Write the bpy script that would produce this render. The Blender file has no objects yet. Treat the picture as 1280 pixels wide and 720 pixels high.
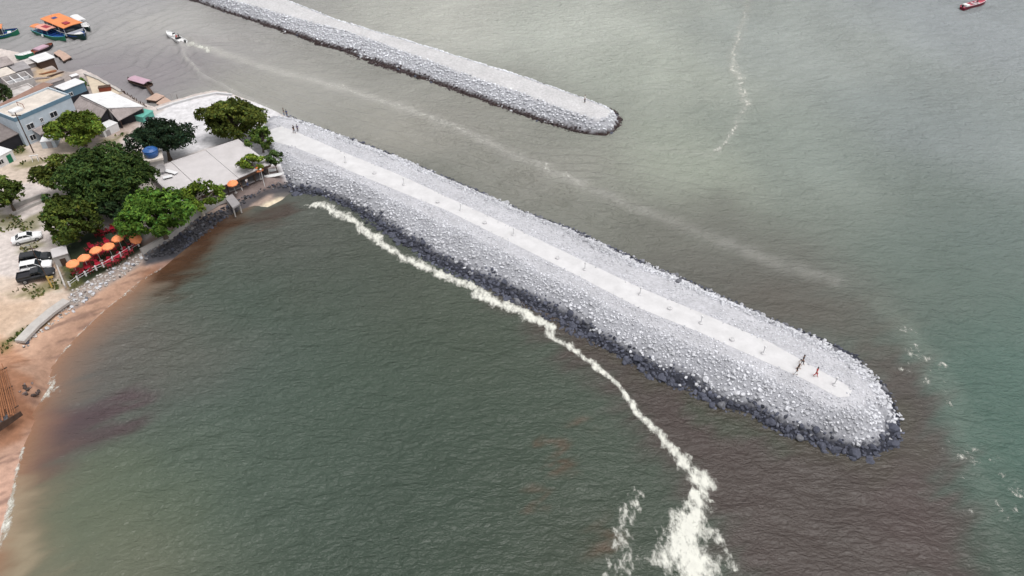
import bpy, bmesh, math, random
import numpy as np
from mathutils import Vector, Matrix
R = math.radians
random.seed(11)
rng = np.random.default_rng(5)
scene = bpy.context.scene
C = scene.collection

# ------------------------------------------------------------------ camera
FPX, CAMZ, PITCH = 931.0, 75.0, R(40)
cp, sp = math.cos(PITCH), math.sin(PITCH)
cam = bpy.data.cameras.new('camera')
cam.sensor_width = 36.0
cam.lens = 36.0 * FPX / 1280.0
cam.clip_start = 1.0
cam.clip_end = 20000
camo = bpy.data.objects.new('camera', cam)
camo.location = (0, 0, CAMZ)
camo.rotation_euler = (R(90) - PITCH, 0, 0)
C.objects.link(camo)
scene.camera = camo


def at(px, py, z=0.0):
    """survey point: where a sight line from the drone meets height z"""
    xv, yv = (px - 640) / FPX, (360 - py) / FPX
    d = Vector((xv, cp + yv * sp, -sp + yv * cp))
    t = (z - CAMZ) / d.z
    return Vector((0, 0, CAMZ)) + d * t


def P2(pts, z=0.0):
    return np.array([list(at(p[0], p[1], z))[:2] for p in pts])


# ------------------------------------------------------------------ light
w = bpy.data.worlds.new('World')
scene.world = w
w.use_nodes = True
nt = w.node_tree
bg = nt.nodes['Background']
sky = nt.nodes.new('ShaderNodeTexSky')
sky.sky_type = 'NISHITA'
sky.sun_disc = False
SUN_EL, SUN_AZ = R(74), R(125)          # azimuth clockwise from +Y
sky.sun_elevation = SUN_EL
sky.sun_rotation = SUN_AZ
sky.dust_density = 4.0
sky.air_density = 1.0
hsv = nt.nodes.new('ShaderNodeHueSaturation')
hsv.inputs['Saturation'].default_value = 0.10
nt.links.new(sky.outputs[0], hsv.inputs['Color'])
nt.links.new(hsv.outputs[0], bg.inputs[0])
bg.inputs[1].default_value = 0.14
sl = bpy.data.lights.new('sun', 'SUN')
sl.energy = 1.5
sl.angle = R(32)
sl.color = (1.0, 0.965, 0.92)
so = bpy.data.objects.new('sun', sl)
sd = Vector((math.sin(SUN_AZ) * math.cos(SUN_EL), math.cos(SUN_AZ) * math.cos(SUN_EL), math.sin(SUN_EL)))
so.rotation_euler = sd.to_track_quat('Z', 'Y').to_euler()
so.location = (0, 0, 300)
C.objects.link(so)
vs = scene.view_settings
vs.view_transform = 'Standard'
vs.look = 'None'
vs.gamma = 1
vs.use_curve_mapping = False
vs.exposure = 0.27


# ------------------------------------------------------------------ colour
def lin(c):
    c = c / 255.0
    return c / 12.92 if c <= 0.04045 else ((c + 0.055) / 1.055) ** 2.4


def col(r, g, b, k=0.7):
    return (lin(r) * k, lin(g) * k, lin(b) * k)


def carr(cs, k=0.7):
    return np.array([col(*c, k=k) for c in cs])


# ------------------------------------------------------------------ numpy helpers
_T = rng.random((256, 256))


def vnoise(x, y, seed=0):
    x = np.asarray(x) + seed * 37.17
    y = np.asarray(y) + seed * 11.71
    xi, yi = np.floor(x).astype(int), np.floor(y).astype(int)
    fx, fy = x - xi, y - yi
    fx, fy = fx * fx * (3 - 2 * fx), fy * fy * (3 - 2 * fy)
    a, b = _T[xi % 256, yi % 256], _T[(xi + 1) % 256, yi % 256]
    c, d = _T[xi % 256, (yi + 1) % 256], _T[(xi + 1) % 256, (yi + 1) % 256]
    return (a * (1 - fx) + b * fx) * (1 - fy) + (c * (1 - fx) + d * fx) * fy


def fbm(x, y, octv=4, seed=0):
    s, a, n = 0.0, 0.5, 0.0
    for k in range(octv):
        s = s + a * vnoise(x * 2 ** k, y * 2 ** k, seed + k * 3)
        n += a
        a *= 0.5
    return s / n


def sstep(a, b, x):
    t = np.clip((x - a) / (b - a), 0, 1)
    return t * t * (3 - 2 * t)


def inpoly(x, y, P):
    r = np.zeros(x.shape, bool)
    n = len(P)
    for i in range(n):
        x0, y0 = P[i]
        x1, y1 = P[(i + 1) % n]
        if y0 == y1:
            continue
        c = ((y0 > y) != (y1 > y)) & (x < (x1 - x0) * (y - y0) / (y1 - y0) + x0)
        r ^= c
    return r


def pdist(x, y, P, closed=False, vals=None):
    """distance to a polyline; also arc position 0..1 and a value carried along it"""
    best = np.full(x.shape, 1e9)
    arc = np.zeros(x.shape)
    val = np.zeros(x.shape)
    n = len(P)
    L = [0.0]
    rngi = range(n if closed else n - 1)
    for i in rngi:
        L.append(L[-1] + float(np.hypot(*(P[(i + 1) % n] - P[i]))))
    for i in rngi:
        a, b = P[i], P[(i + 1) % n]
        d = b - a
        l2 = float(d @ d) + 1e-12
        t = np.clip(((x - a[0]) * d[0] + (y - a[1]) * d[1]) / l2, 0, 1)
        dd = np.hypot(x - a[0] - t * d[0], y - a[1] - t * d[1])
        m = dd < best
        best = np.where(m, dd, best)
        arc = np.where(m, (L[i] + t * (L[i + 1] - L[i])) / L[-1], arc)
        if vals is not None:
            v0, v1 = vals[i], vals[(i + 1) % n]
            val = np.where(m, v0 + (v1 - v0) * t, val)
    return best, arc, val


def sdist(x, y, P):
    d, _, _ = pdist(x, y, P, True)
    return np.where(inpoly(x, y, P), d, -d)


def np_mesh(name, V, F, mat, attrs=None, smooth=False, parent=None, colattr=None):
    """V (n,3), F (m,k) with one k"""
    me = bpy.data.meshes.new(name)
    V = np.ascontiguousarray(V, dtype=np.float32)
    F = np.ascontiguousarray(F, dtype=np.int32)
    k = F.shape[1]
    me.vertices.add(len(V))
    me.vertices.foreach_set('co', V.ravel())
    me.loops.add(F.size)
    me.loops.foreach_set('vertex_index', F.ravel())
    me.polygons.add(len(F))
    me.polygons.foreach_set('loop_start', np.arange(0, F.size, k, dtype=np.int32))
    me.polygons.foreach_set('loop_total', np.full(len(F), k, dtype=np.int32))
    me.polygons.foreach_set('use_smooth', np.full(len(F), smooth, dtype=bool))
    me.update(calc_edges=True)
    if colattr is not None:
        a = me.color_attributes.new('col', 'FLOAT_COLOR', 'POINT')
        a.data.foreach_set('color', np.column_stack([colattr, np.ones(len(V))]).astype(np.float32).ravel())
    for an, av in (attrs or {}).items():
        a = me.attributes.new(an, 'FLOAT', 'POINT')
        a.data.foreach_set('value', np.asarray(av, dtype=np.float32).ravel())
    me.materials.append(mat)
    o = bpy.data.objects.new(name, me)
    C.objects.link(o)
    if parent:
        o.parent = parent
    return o


def grid(xs, ys):
    X, Y = np.meshgrid(xs, ys)
    nx, ny = len(xs), len(ys)
    i = np.arange(nx * ny).reshape(ny, nx)
    F = np.stack([i[:-1, :-1], i[:-1, 1:], i[1:, 1:], i[1:, :-1]], -1).reshape(-1, 4)
    return X.ravel(), Y.ravel(), F


def compact(V, F, *arrs):
    u, inv = np.unique(F, return_inverse=True)
    return (V[u], inv.reshape(F.shape)) + tuple(a[u] for a in arrs)


# ------------------------------------------------------------------ tags
def tag(o, label=None, cat=None, group=None, kind=None):
    if label:
        o['label'] = label
    if cat:
        o['category'] = cat
    if group:
        o['group'] = group
    if kind:
        o['kind'] = kind
    return o


def thing(name, label, cat, loc=(0, 0, 0), rz=0.0, group=None):
    o = bpy.data.objects.new(name, None)
    o.empty_display_size = 0.3
    C.objects.link(o)
    o.location = loc
    o.rotation_euler = (0, 0, rz)
    return tag(o, label, cat, group)


def dup(root, loc, rz, label=None, group=None):
    r = root.copy()
    C.objects.link(r)
    r.location = loc
    r.rotation_euler = (0, 0, rz)
    if label:
        r['label'] = label
    if group:
        r['group'] = group
    for ch in list(root.children):
        c = ch.copy()
        C.objects.link(c)
        c.parent = r
        for g in list(ch.children):
            d = g.copy()
            C.objects.link(d)
            d.parent = c
    return r


# ------------------------------------------------------------------ materials
MATS = {}


def mat(name, c=(0.5, 0.5, 0.5), rough=0.7, var=0.18, scale=1.5, metal=0.0, bump=0.0, attr=False, stripes=None, spec=0.3, dirt=0.0):
    """procedural surface: base colour broken up by two noises, optional ribs, grime and bump"""
    if name in MATS:
        return MATS[name]
    m = bpy.data.materials.new(name)
    m.use_nodes = True
    t = m.node_tree
    N, Lk = t.nodes, t.links
    b = N['Principled BSDF']
    b.inputs['Roughness'].default_value = rough
    b.inputs['Metallic'].default_value = metal
    b.inputs['Specular IOR Level'].default_value = spec
    tc = N.new('ShaderNodeTexCoord')
    n1 = N.new('ShaderNodeTexNoise')
    n1.inputs['Scale'].default_value = scale
    n1.inputs['Detail'].default_value = 6
    n1.inputs['Roughness'].default_value = 0.65
    Lk.new(tc.outputs['Object'], n1.inputs['Vector'])
    mr = N.new('ShaderNodeMapRange')
    mr.inputs['From Min'].default_value = 0.3
    mr.inputs['From Max'].default_value = 0.7
    mr.inputs['To Min'].default_value = 1 - var
    mr.inputs['To Max'].default_value = 1 + var
    Lk.new(n1.outputs['Fac'], mr.inputs['Value'])
    mix = N.new('ShaderNodeMix')
    mix.data_type = 'RGBA'
    mix.blend_type = 'MULTIPLY'
    mix.inputs['Factor'].default_value = 1.0
    if attr:
        at_ = N.new('ShaderNodeAttribute')
        at_.attribute_name = 'col'
        Lk.new(at_.outputs['Color'], mix.inputs['A'])
    else:
        mix.inputs['A'].default_value = (*c, 1)
    Lk.new(mr.outputs[0], mix.inputs['B'])
    out = mix.outputs['Result']
    if dirt > 0:
        n2 = N.new('ShaderNodeTexNoise')
        n2.inputs['Scale'].default_value = scale * 0.35
        n2.inputs['Detail'].default_value = 8
        n2.inputs['Roughness'].default_value = 0.75
        Lk.new(tc.outputs['Object'], n2.inputs['Vector'])
        m2 = N.new('ShaderNodeMapRange')
        m2.inputs['From Min'].default_value = 0.48
        m2.inputs['From Max'].default_value = 0.68
        m2.inputs['To Max'].default_value = dirt
        Lk.new(n2.outputs['Fac'], m2.inputs['Value'])
        mx = N.new('ShaderNodeMix')
        mx.data_type = 'RGBA'
        mx.inputs['B'].default_value = (0.10, 0.085, 0.07, 1)
        Lk.new(m2.outputs[0], mx.inputs['Factor'])
        Lk.new(out, mx.inputs['A'])
        out = mx.outputs['Result']
    Lk.new(out, b.inputs['Base Color'])
    h = None
    if stripes:
        axis, per = stripes
        wv = N.new('ShaderNodeTexWave')
        wv.bands_direction = axis
        wv.inputs['Scale'].default_value = 0.314 / per
        wv.inputs['Distortion'].default_value = 0.0
        Lk.new(tc.outputs['Object'], wv.inputs['Vector'])
        h = wv.outputs['Fac']
        hd = 0.03
    elif bump > 0:
        n3 = N.new('ShaderNodeTexNoise')
        n3.inputs['Scale'].default_value = scale * 3
        n3.inputs['Detail'].default_value = 5
        Lk.new(tc.outputs['Object'], n3.inputs['Vector'])
        h = n3.outputs['Fac']
        hd = bump
    if h is not None:
        bp = N.new('ShaderNodeBump')
        bp.inputs['Strength'].default_value = 0.8
        bp.inputs['Distance'].default_value = hd
        Lk.new(h, bp.inputs['Height'])
        Lk.new(bp.outputs[0], b.inputs['Normal'])
    MATS[name] = m
    return m


M_rock = mat('rock', attr=True, rough=0.9, var=0.22, scale=2.5, bump=0.05, spec=0.2)
M_ground = mat('earth', attr=True, rough=0.95, var=0.20, scale=1.1, bump=0.06, spec=0.1)
M_gravel = mat('gravel', attr=True, rough=0.95, var=0.22, scale=2.6, bump=0.12, spec=0.1)
M_leaf = mat('leaf', attr=True, rough=0.7, var=0.2, scale=0.6, spec=0.06)
M_bark = mat('bark', (0.11, 0.085, 0.065), 0.9, 0.3, 3, bump=0.03)
M_palebark = mat('pale_bark', (0.38, 0.34, 0.29), 0.9, 0.3, 3, bump=0.03)
M_path = mat('pale_concrete', col(230, 229, 231, .685), 0.9, 0.10, 0.5, spec=0.1, bump=0.02)
M_conc = mat('weathered_concrete', col(205, 200, 196), 0.9, 0.14, 0.8, dirt=0.25)
M_white = mat('white_paint', col(236, 236, 238, .8), 0.5, 0.06, 1.2, dirt=0.08)
M_whiteroof = mat('white_sheet_roof', col(238, 238, 240, .78), 0.5, 0.08, 0.6, stripes=('X', 0.5), dirt=0.22)
M_wallblue = mat('pale_blue_wall', col(206, 219, 230, .75), 0.8, 0.10, 0.8, dirt=0.22)
M_bandblue = mat('slate_blue_paint', col(118, 152, 174, .7), 0.7, 0.08, 1.0, dirt=0.15)
M_creamroof = mat('cream_roof', col(228, 218, 208, .72), 0.9, 0.16, 0.6, dirt=0.45)
M_greyroof = mat('grey_sheet_roof', col(222, 217, 218, .69), 0.75, 0.07, 0.5, stripes=('Y', 0.35), dirt=0.10)
M_oldroof = mat('weathered_sheet_roof', col(176, 165, 163, .68), 0.8, 0.22, 0.9, stripes=('X', 0.6), dirt=0.5)
M_terra = mat('terracotta', col(172, 138, 124, .62), 0.9, 0.18, 0.8, dirt=0.35)
M_grey = mat('grey_render', col(172, 168, 170), 0.9, 0.15, 0.8, dirt=0.25)
M_dark = mat('dark_interior', (0.025, 0.025, 0.032), 0.7, 0.2, 1)  # near-black paint standing in for shade in openings; also dark boat hulls
M_offwhite = mat('stained_white_render', col(220, 214, 212, .70), 0.9, 0.14, 0.9, dirt=0.45)
M_slats = mat('grey_slats', col(150, 140, 138, .6), 0.85, 0.2, 1.0, stripes=('Y', 0.5), dirt=0.4)
M_glass = mat('dark_glass', (0.02, 0.025, 0.03), 0.08, 0.1, 1, spec=0.6)
M_teal = mat('teal_sheet', col(120, 205, 190, .6), 0.6, 0.12, 1.5, dirt=0.2)
M_tank = mat('blue_plastic', col(48, 98, 165, .75), 0.35, 0.08, 1.2, spec=0.5)
M_orange = mat('orange_canvas', col(255, 160, 108, .82), 0.75, 0.08, 1.0)
M_red = mat('red_plastic', col(198, 42, 66, .52), 0.4, 0.1, 1.5, spec=0.5)
M_pink = mat('pink_cloth', col(225, 110, 130, .6), 0.7, 0.1, 1.5)
M_rubber = mat('rubber', (0.02, 0.02, 0.02), 0.8, 0.1, 3)
M_metal = mat('grey_metal', (0.42, 0.43, 0.45), 0.4, 0.1, 2, metal=0.7)
M_carwhite = mat('car_white', (0.74, 0.74, 0.75), 0.25, 0.03, 0.6, spec=0.6)
M_carblack = mat('car_black', (0.02, 0.021, 0.025), 0.2, 0.05, 0.6, spec=0.6)
M_carsilver = mat('car_dark_silver', (0.10, 0.105, 0.11), 0.3, 0.05, 0.6, metal=0.4, spec=0.6)
M_lamp = mat('lamp_lens', (0.7, 0.7, 0.7), 0.15, 0.05, 2, spec=0.6)
M_tail = mat('tail_lens', (0.35, 0.02, 0.02), 0.2, 0.05, 2, spec=0.6)
M_hullgreen = mat('green_hull', col(28, 130, 98, .7), 0.4, 0.1, 0.8, dirt=0.15)
M_hulldark = mat('dark_green_hull', col(25, 62, 58, .7), 0.4, 0.1, 0.8, dirt=0.15)
M_hullblue = mat('blue_deck', col(38, 78, 150, .7), 0.5, 0.1, 0.8)
M_cyan = mat('cyan_paint', col(105, 195, 220, .7), 0.5, 0.08, 0.8)
M_boatorange = mat('orange_roof_paint', col(240, 150, 95, .75), 0.6, 0.12, 0.8, dirt=0.12)
M_salmon = mat('salmon_roof', col(235, 172, 155, .75), 0.6, 0.12, 0.8, dirt=0.12)
M_hullwhite = mat('white_hull', (0.72, 0.72, 0.72), 0.35, 0.04, 0.8, spec=0.5)
M_maroon = mat('maroon_hull', col(130, 22, 50, .7), 0.4, 0.08, 0.8)
M_mauve = mat('mauve_sheet', col(205, 172, 188, .72), 0.7, 0.1, 0.8, stripes=('X', 0.5))
M_plank = mat('pale_planks', col(208, 178, 162, .7), 0.85, 0.16, 1.0, stripes=('Y', 0.35), dirt=0.2)
M_wood = mat('dark_wood', col(92, 72, 62, .7), 0.9, 0.25, 2)
M_timber = mat('brown_timber', col(160, 108, 76, .7), 0.9, 0.22, 1.2, bump=0.03)
M_rust = mat('rust', col(150, 80, 62, .7), 0.9, 0.2, 1.2)
M_skin = mat('skin', (0.32, 0.19, 0.13), 0.6, 0.05, 2)
M_hair = mat('hair', (0.02, 0.015, 0.012), 0.7, 0.1, 4)
M_cblack = mat('black_cloth', (0.025, 0.025, 0.03), 0.9, 0.1, 3)
M_cwhite = mat('white_cloth', (0.78, 0.78, 0.78), 0.9, 0.05, 3)
M_cred = mat('red_cloth', (0.5, 0.05, 0.06), 0.9, 0.08, 3)
M_cblue = mat('blue_cloth', (0.06, 0.09, 0.2), 0.9, 0.08, 3)
M_beige = mat('quay_concrete', col(228, 212, 190, .72), 0.95, 0.14, 0.6, dirt=0.25)
M_yellow = mat('yellow_paint', col(225, 190, 110, .7), 0.7, 0.1, 1)
M_bluetarp = mat('blue_tarp', col(75, 165, 215, .7), 0.6, 0.1, 1)


# ------------------------------------------------------------------ mesh builder
class MB:
    def __init__(s):
        s.v, s.f, s.m = [], [], []

    def add(s, vs, fs, mi=0):
        o = len(s.v)
        s.v += [tuple(v) for v in vs]
        s.f += [tuple(o + i for i in f) for f in fs]
        s.m += [mi] * len(fs)
        return s

    def box(s, x0, x1, y0, y1, z0, z1, mi=0, bev=0.0):
        if bev > 0:
            bm = bmesh.new()
            bmesh.ops.create_cube(bm, size=1)
            for v in bm.verts:
                v.co = Vector(((x0 + x1) / 2 + v.co.x * (x1 - x0), (y0 + y1) / 2 + v.co.y * (y1 - y0), (z0 + z1) / 2 + v.co.z * (z1 - z0)))
            bmesh.ops.bevel(bm, geom=bm.edges[:], offset=bev, segments=2, affect='EDGES', profile=0.5)
            bm.verts.index_update()
            s.add([v.co[:] for v in bm.verts], [[v.index for v in f.verts] for f in bm.faces], mi)
            bm.free()
            return s
        return s.add([(x0, y0, z0), (x1, y0, z0), (x1, y1, z0), (x0, y1, z0), (x0, y0, z1), (x1, y0, z1), (x1, y1, z1), (x0, y1, z1)],
                     [(3, 2, 1, 0), (4, 5, 6, 7), (0, 1, 5, 4), (1, 2, 6, 5), (2, 3, 7, 6), (3, 0, 4, 7)], mi)

    def slab(s, quad, th, mi=0):
        """four (or more) 3-D corners of the top face, thickness downwards"""
        n = len(quad)
        q = [Vector(p) for p in quad]
        b = [p - Vector((0, 0, th)) for p in q]
        fs = [tuple(range(n)), tuple(range(2 * n - 1, n - 1, -1))]
        fs += [(i, n + i, n + (i + 1) % n, (i + 1) % n) for i in range(n)]
        return s.add(q + b, fs, mi)

    def tube(s, p, q, r0, r1=None, n=8, mi=0, cap=True):
        r1 = r0 if r1 is None else r1
        p, q = Vector(p), Vector(q)
        d = (q - p).normalized()
        a = d.orthogonal().normalized()
        b = d.cross(a)
        vs = []
        for c, r in ((p, r0), (q, r1)):
            for i in range(n):
                t = 2 * math.pi * i / n
                vs.append(c + a * (math.cos(t) * r) + b * (math.sin(t) * r))
        fs = [(i, (i + 1) % n, n + (i + 1) % n, n + i) for i in range(n)]
        if cap:
            fs += [tuple(range(n - 1, -1, -1)), tuple(range(n, 2 * n))]
        return s.add(vs, fs, mi)

    def lathe(s, prof, n=16, mi=0, c=(0, 0, 0)):
        vs = []
        for r, z in prof:
            for i in range(n):
                t = 2 * math.pi * i / n
                vs.append((c[0] + r * math.cos(t), c[1] + r * math.sin(t), c[2] + z))
        fs = []
        for k in range(len(prof) - 1):
            for i in range(n):
                fs.append((k * n + i, k * n + (i + 1) % n, (k + 1) * n + (i + 1) % n, (k + 1) * n + i))
        fs.append(tuple(range(n - 1, -1, -1)))
        fs.append(tuple(range((len(prof) - 1) * n, len(prof) * n)))
        return s.add(vs, fs, mi)

    def loft(s, rings, mi=0, caps=True, closed=True):
        n = len(rings[0])
        vs = [p for r in rings for p in r]
        fs = []
        for k in range(len(rings) - 1):
            for i in range(n if closed else n - 1):
                fs.append((k * n + i, k * n + (i + 1) % n, (k + 1) * n + (i + 1) % n, (k + 1) * n + i))
        if caps:
            fs += [tuple(range(n - 1, -1, -1)), tuple(range((len(rings) - 1) * n, len(rings) * n))]
        return s.add(vs, fs, mi)

    def build(s, name, mats, parent=None, label=None, smooth=False):
        me = bpy.data.meshes.new(name)
        me.from_pydata(s.v, [], s.f)
        mats = mats if isinstance(mats, (list, tuple)) else [mats]
        for m in mats:
            me.materials.append(m)
        for p, mi in zip(me.polygons, s.m):
            p.material_index = mi
            p.use_smooth = smooth
        me.validate()
        bm = bmesh.new()
        bm.from_mesh(me)
        bmesh.ops.recalc_face_normals(bm, faces=bm.faces)
        bm.to_mesh(me)
        bm.free()
        me.update()
        o = bpy.data.objects.new(name, me)
        C.objects.link(o)
        if parent:
            o.parent = parent
        if label:
            o['label'] = label
        return o


# ================================================================== outlines
JET = [(330, 136), (370, 148), (396, 158), (424, 168), (460, 181), (520, 205), (560, 222), (660, 265), (720, 287), (745, 300), (800, 325), (860, 350), (957, 395),
       (1025, 422), (1072, 445), (1102, 477), (1118, 500), (1127, 525), (1124, 548), (1110, 564), (1090, 571), (1067, 571), (1040, 565), (1000, 550), (972, 537),
       (935, 517), (897, 508), (860, 488), (825, 476), (780, 450), (725, 417), (690, 400), (640, 377), (597, 357), (560, 340), (525, 320), (475, 285), (432, 257),
       (400, 245), (372, 242), (352, 236), (338, 222), (310, 170)]
PATH = [(352, 158), (375, 167), (405, 180), (440, 195), (500, 219), (560, 247), (640, 284), (720, 322), (800, 360), (880, 393), (960, 427), (1010, 455), (1050, 477), (1060, 483), (1065, 489), (1061, 496), (1048, 497),
        (1036, 491), (1000, 472), (910, 432), (880, 418), (800, 386), (720, 344), (640, 304), (560, 264), (500, 240), (440, 215), (400, 197), (368, 184), (345, 178), (330, 165)]
FAR = [(180, -28), (237, 0), (300, 22), (375, 47), (425, 65), (500, 91), (520, 97), (600, 125), (675, 152), (725, 167), (755, 170), (770, 164), (776, 154), (775, 146),
       (768, 138), (741, 128), (677, 105), (602, 81), (539, 61), (502, 50), (419, 25), (357, 0), (322, -14), (300, -22)]
FARTOP = [(260, -10), (295, 0), (370, 20), (450, 42), (520, 67), (600, 97), (660, 117), (715, 138), (745, 147), (757, 146), (762, 138), (737, 127), (675, 105), (600, 81), (537, 61),
          (500, 50), (417, 25), (355, 0), (320, -14)]
SHORE = [(-260, 30, .8), (-60, 58, .8), (0, 67, .8), (20, 71, .8), (40, 75, .8), (60, 79, .8), (72, 87, .8), (78, 95, .8), (95, 98, .8), (107, 94, .5), (125, 102, .5), (151, 117, .5),
         (183, 136, .8), (198, 141, .8), (215, 134, 1.2), (245, 125, 1.2), (270, 120, 1.2), (290, 122, 1.2), (330, 134, 2), (356, 145, 2), (380, 165, 3), (375, 200, 3), (366, 238, 4),
         (352, 250, 9), (335, 259, 9), (318, 257, 7), (300, 262, 5), (275, 275, 4), (255, 292, 4), (240, 305, 4), (222, 319, 5), (205, 334, 7), (178, 349, 11), (129, 390, 14), (97, 420, 15),
         (79, 439, 14), (62, 462, 12), (58, 487, 10), (48, 503, 10), (38, 519, 10), (41, 530, 12), (28, 562, 14), (18, 600, 16), (11, 633, 18), (0, 678, 18), (-20, 730, 18),
         (-90, 860, 18), (-700, 860, 18), (-700, 30, .8)]
ZP, ZFAR, ZL = 3.4, 2.9, 2.0
jet, path = P2(JET), P2(PATH, ZP)
far, fartop = P2(FAR), P2(FARTOP, ZFAR)
shore = P2(SHORE)
shore_v = [s[2] for s in SHORE]


def ramp_dist(x, y, outline, crest):
    dw = sdist(x, y, outline)
    dp = np.maximum(-sdist(x, y, crest), 0)
    t = dp / (dp + np.maximum(dw, 0) + 1e-6)       # 0 on the crest, 1 at the water
    return dw, dp, t


far_side_a, far_side_b = path[0], path[12]


def jet_profile(x, y):
    dw, dp, t = ramp_dist(x, y, jet, path)
    # which side of the walkway axis
    ax, ay = far_side_b - far_side_a
    side = (x - far_side_a[0]) * ay - (y - far_side_a[1]) * ax      # <0 : channel side
    chan = side < 0
    near = ZP + .05 - 0.55 * sstep(0.0, 0.30, t) - (ZP - 0.5) * sstep(0.28, 1.0, t) ** 1.0
    chn = ZP - 0.45 * (t > 0.015) - 0.25 * sstep(0.05, 0.55, t) - (ZP - 0.70) * sstep(0.5, 1.0, t)
    z = np.where(chan, chn, near)
    lump = (fbm(x * 0.16, y * 0.16, 3, 7) - 0.5)
    z = z + np.where(t > 0.08, lump * np.where(chan, 1.2, 2.4) * np.sin(np.clip(t, 0, 1) * math.pi), 0)
    z = np.where(dw < 0, np.maximum(dw * 0.6, -1.6), z)
    return z, dw, dp, t, chan


def far_profile(x, y):
    dw, dp, t = ramp_dist(x, y, far, fartop)
    z = ZFAR * (1 - sstep(0, 1, t)) + (fbm(x * 0.2, y * 0.2, 3, 9) - 0.5) * 0.7 * np.sin(np.clip(t, 0, 1) * math.pi)
    z = np.where(dw < 0, np.maximum(dw * 0.6, -1.6), z)
    return z, dw, dp, t


def land_height(x, y):
    d, _, rv = pdist(x, y, shore, True, shore_v)
    ins = inpoly(x, y, shore)
    q = np.clip(d / np.maximum(rv, 0.3), 0, 1)
    z = np.where(ins, ZL * np.where(rv > 8, q ** 0.8, q), np.maximum(-d * 0.35, -1.5))
    # red earth bank at the end of the beach
    c = at(-14, 492, 2.0)
    a, b = (x - c.x), (y - c.y)
    m = np.exp(-((a / 6.0) ** 2 + (b / 6.5) ** 2) ** 2)
    z = np.where(ins, z + 1.9 * m + m * (fbm(x * .6, y * .6, 3, 3) - .5) * .8, z)
    inland = sstep(1.0, 3.0, np.where(ins, d - rv, -1))
    z = z + (fbm(x * 0.15, y * 0.15, 3, 5) - 0.5) * 0.12 * inland
    return z, np.where(ins, d, -d), rv


# ================================================================== water
def spaced(a, b, s, out, grow=1.35):
    core = np.arange(a, b + s * .5, s)
    lo, hi, st = [], [], s
    p, q = a, b
    while p > -out:
        st *= grow
        p -= st
        q += st
        lo.append(p)
        hi.append(q)
    return np.concatenate([np.array(lo[::-1]), core, np.array(hi)])


wx, wy, wF = grid(spaced(-165, 165, 0.6, 6000), spaced(36, 232, 0.6, 6000))
warpx = wx + (fbm(wx * .07, wy * .07, 4, 21) - .5) * 14
warpy = wy + (fbm(wx * .07, wy * .07, 4, 31) - .5) * 14
fine_x = wx + (fbm((wx + wy * .5) * .12, (wy - wx * .5) * .45, 4, 41) - .5) * 9
fine_y = wy + (fbm((wx + wy * .5) * .12, (wy - wx * .5) * .45, 4, 51) - .5) * 7
# broad colour of the bay: silt, algae, brown plume, far sky sheen painted in, blended between soundings
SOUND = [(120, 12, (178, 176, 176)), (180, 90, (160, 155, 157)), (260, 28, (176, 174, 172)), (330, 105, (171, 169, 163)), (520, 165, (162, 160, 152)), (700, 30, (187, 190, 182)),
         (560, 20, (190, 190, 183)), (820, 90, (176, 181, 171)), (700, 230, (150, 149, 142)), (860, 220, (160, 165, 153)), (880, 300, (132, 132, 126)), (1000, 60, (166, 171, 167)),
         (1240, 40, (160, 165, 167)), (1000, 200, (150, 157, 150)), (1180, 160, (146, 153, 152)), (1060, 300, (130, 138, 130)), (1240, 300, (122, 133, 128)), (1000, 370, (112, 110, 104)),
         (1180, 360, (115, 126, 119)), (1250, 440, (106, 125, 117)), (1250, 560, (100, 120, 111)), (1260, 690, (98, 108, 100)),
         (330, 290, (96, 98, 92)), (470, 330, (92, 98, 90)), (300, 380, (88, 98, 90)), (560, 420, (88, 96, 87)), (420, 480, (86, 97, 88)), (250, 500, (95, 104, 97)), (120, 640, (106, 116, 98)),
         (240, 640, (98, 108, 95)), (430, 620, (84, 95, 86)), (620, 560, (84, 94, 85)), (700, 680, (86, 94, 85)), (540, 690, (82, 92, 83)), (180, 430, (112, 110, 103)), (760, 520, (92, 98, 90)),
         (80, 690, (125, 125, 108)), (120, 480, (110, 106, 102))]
CAL = [(0.0647, 0.0674, 0.0715), (0.0247, 0.0236, 0.031), (0.1293, 0.1302, 0.125), (0.0711, 0.0735, 0.0705), (0.0743, 0.073, 0.0702), (0.2082, 0.2206, 0.2041), (0.184, 0.1885, 0.1753), (0.1304, 0.1392, 0.1268), (0.0785, 0.0755, 0.0719), (0.1379, 0.1567, 0.1292), (-0.0261, -0.0369, -0.0315), (0.1211, 0.1333, 0.1289), (0.1366, 0.1494, 0.1552), (0.0665, 0.0806, 0.0764), (0.0796, 0.0908, 0.0935), (0.038, 0.0437, 0.0408), (0.0288, 0.0408, 0.0419), (-0.0169, -0.0326, -0.0264), (-0.0087, -0.0036, -0.0036), (-0.0063, 0.016, 0.0124), (-0.0122, 0.0048, 0.0017), (-0.0212, -0.0323, -0.0289), (0.0202, 0.0204, 0.0207), (0.0011, -0.0008, -0.0027), (-0.0179, 0.0051, 0.001), (-0.0004, -0.0005, -0.004), (-0.0038, 0.0032, -0.0006), (-0.0062, 0.0118, 0.0166), (-0.0599, -0.0012, -0.0285), (-0.0224, -0.0121, 0.0011), (0.0046, 0.0089, 0.0094), (-0.0101, -0.0058, -0.0068), (0.0046, 0.0013, -0.0001), (-0.0099, -0.0094, -0.0084), (0.0836, 0.0627, 0.052), (-0.0, 0.0073, 0.0033), (0.1425, 0.0805, 0.0733), (-0.0211, -0.0264, -0.0009)]  # colour offsets; the far ones paint sky sheen into the water body
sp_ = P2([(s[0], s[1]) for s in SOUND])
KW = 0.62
sc_ = np.array([[max(0.004, lin(v) * KW - o_) for v in s[2]] for s, o_ in ((s, 0.018 + 0.05 * max(0, (330 - s[1]) / 330)) for s in SOUND)])
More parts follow.
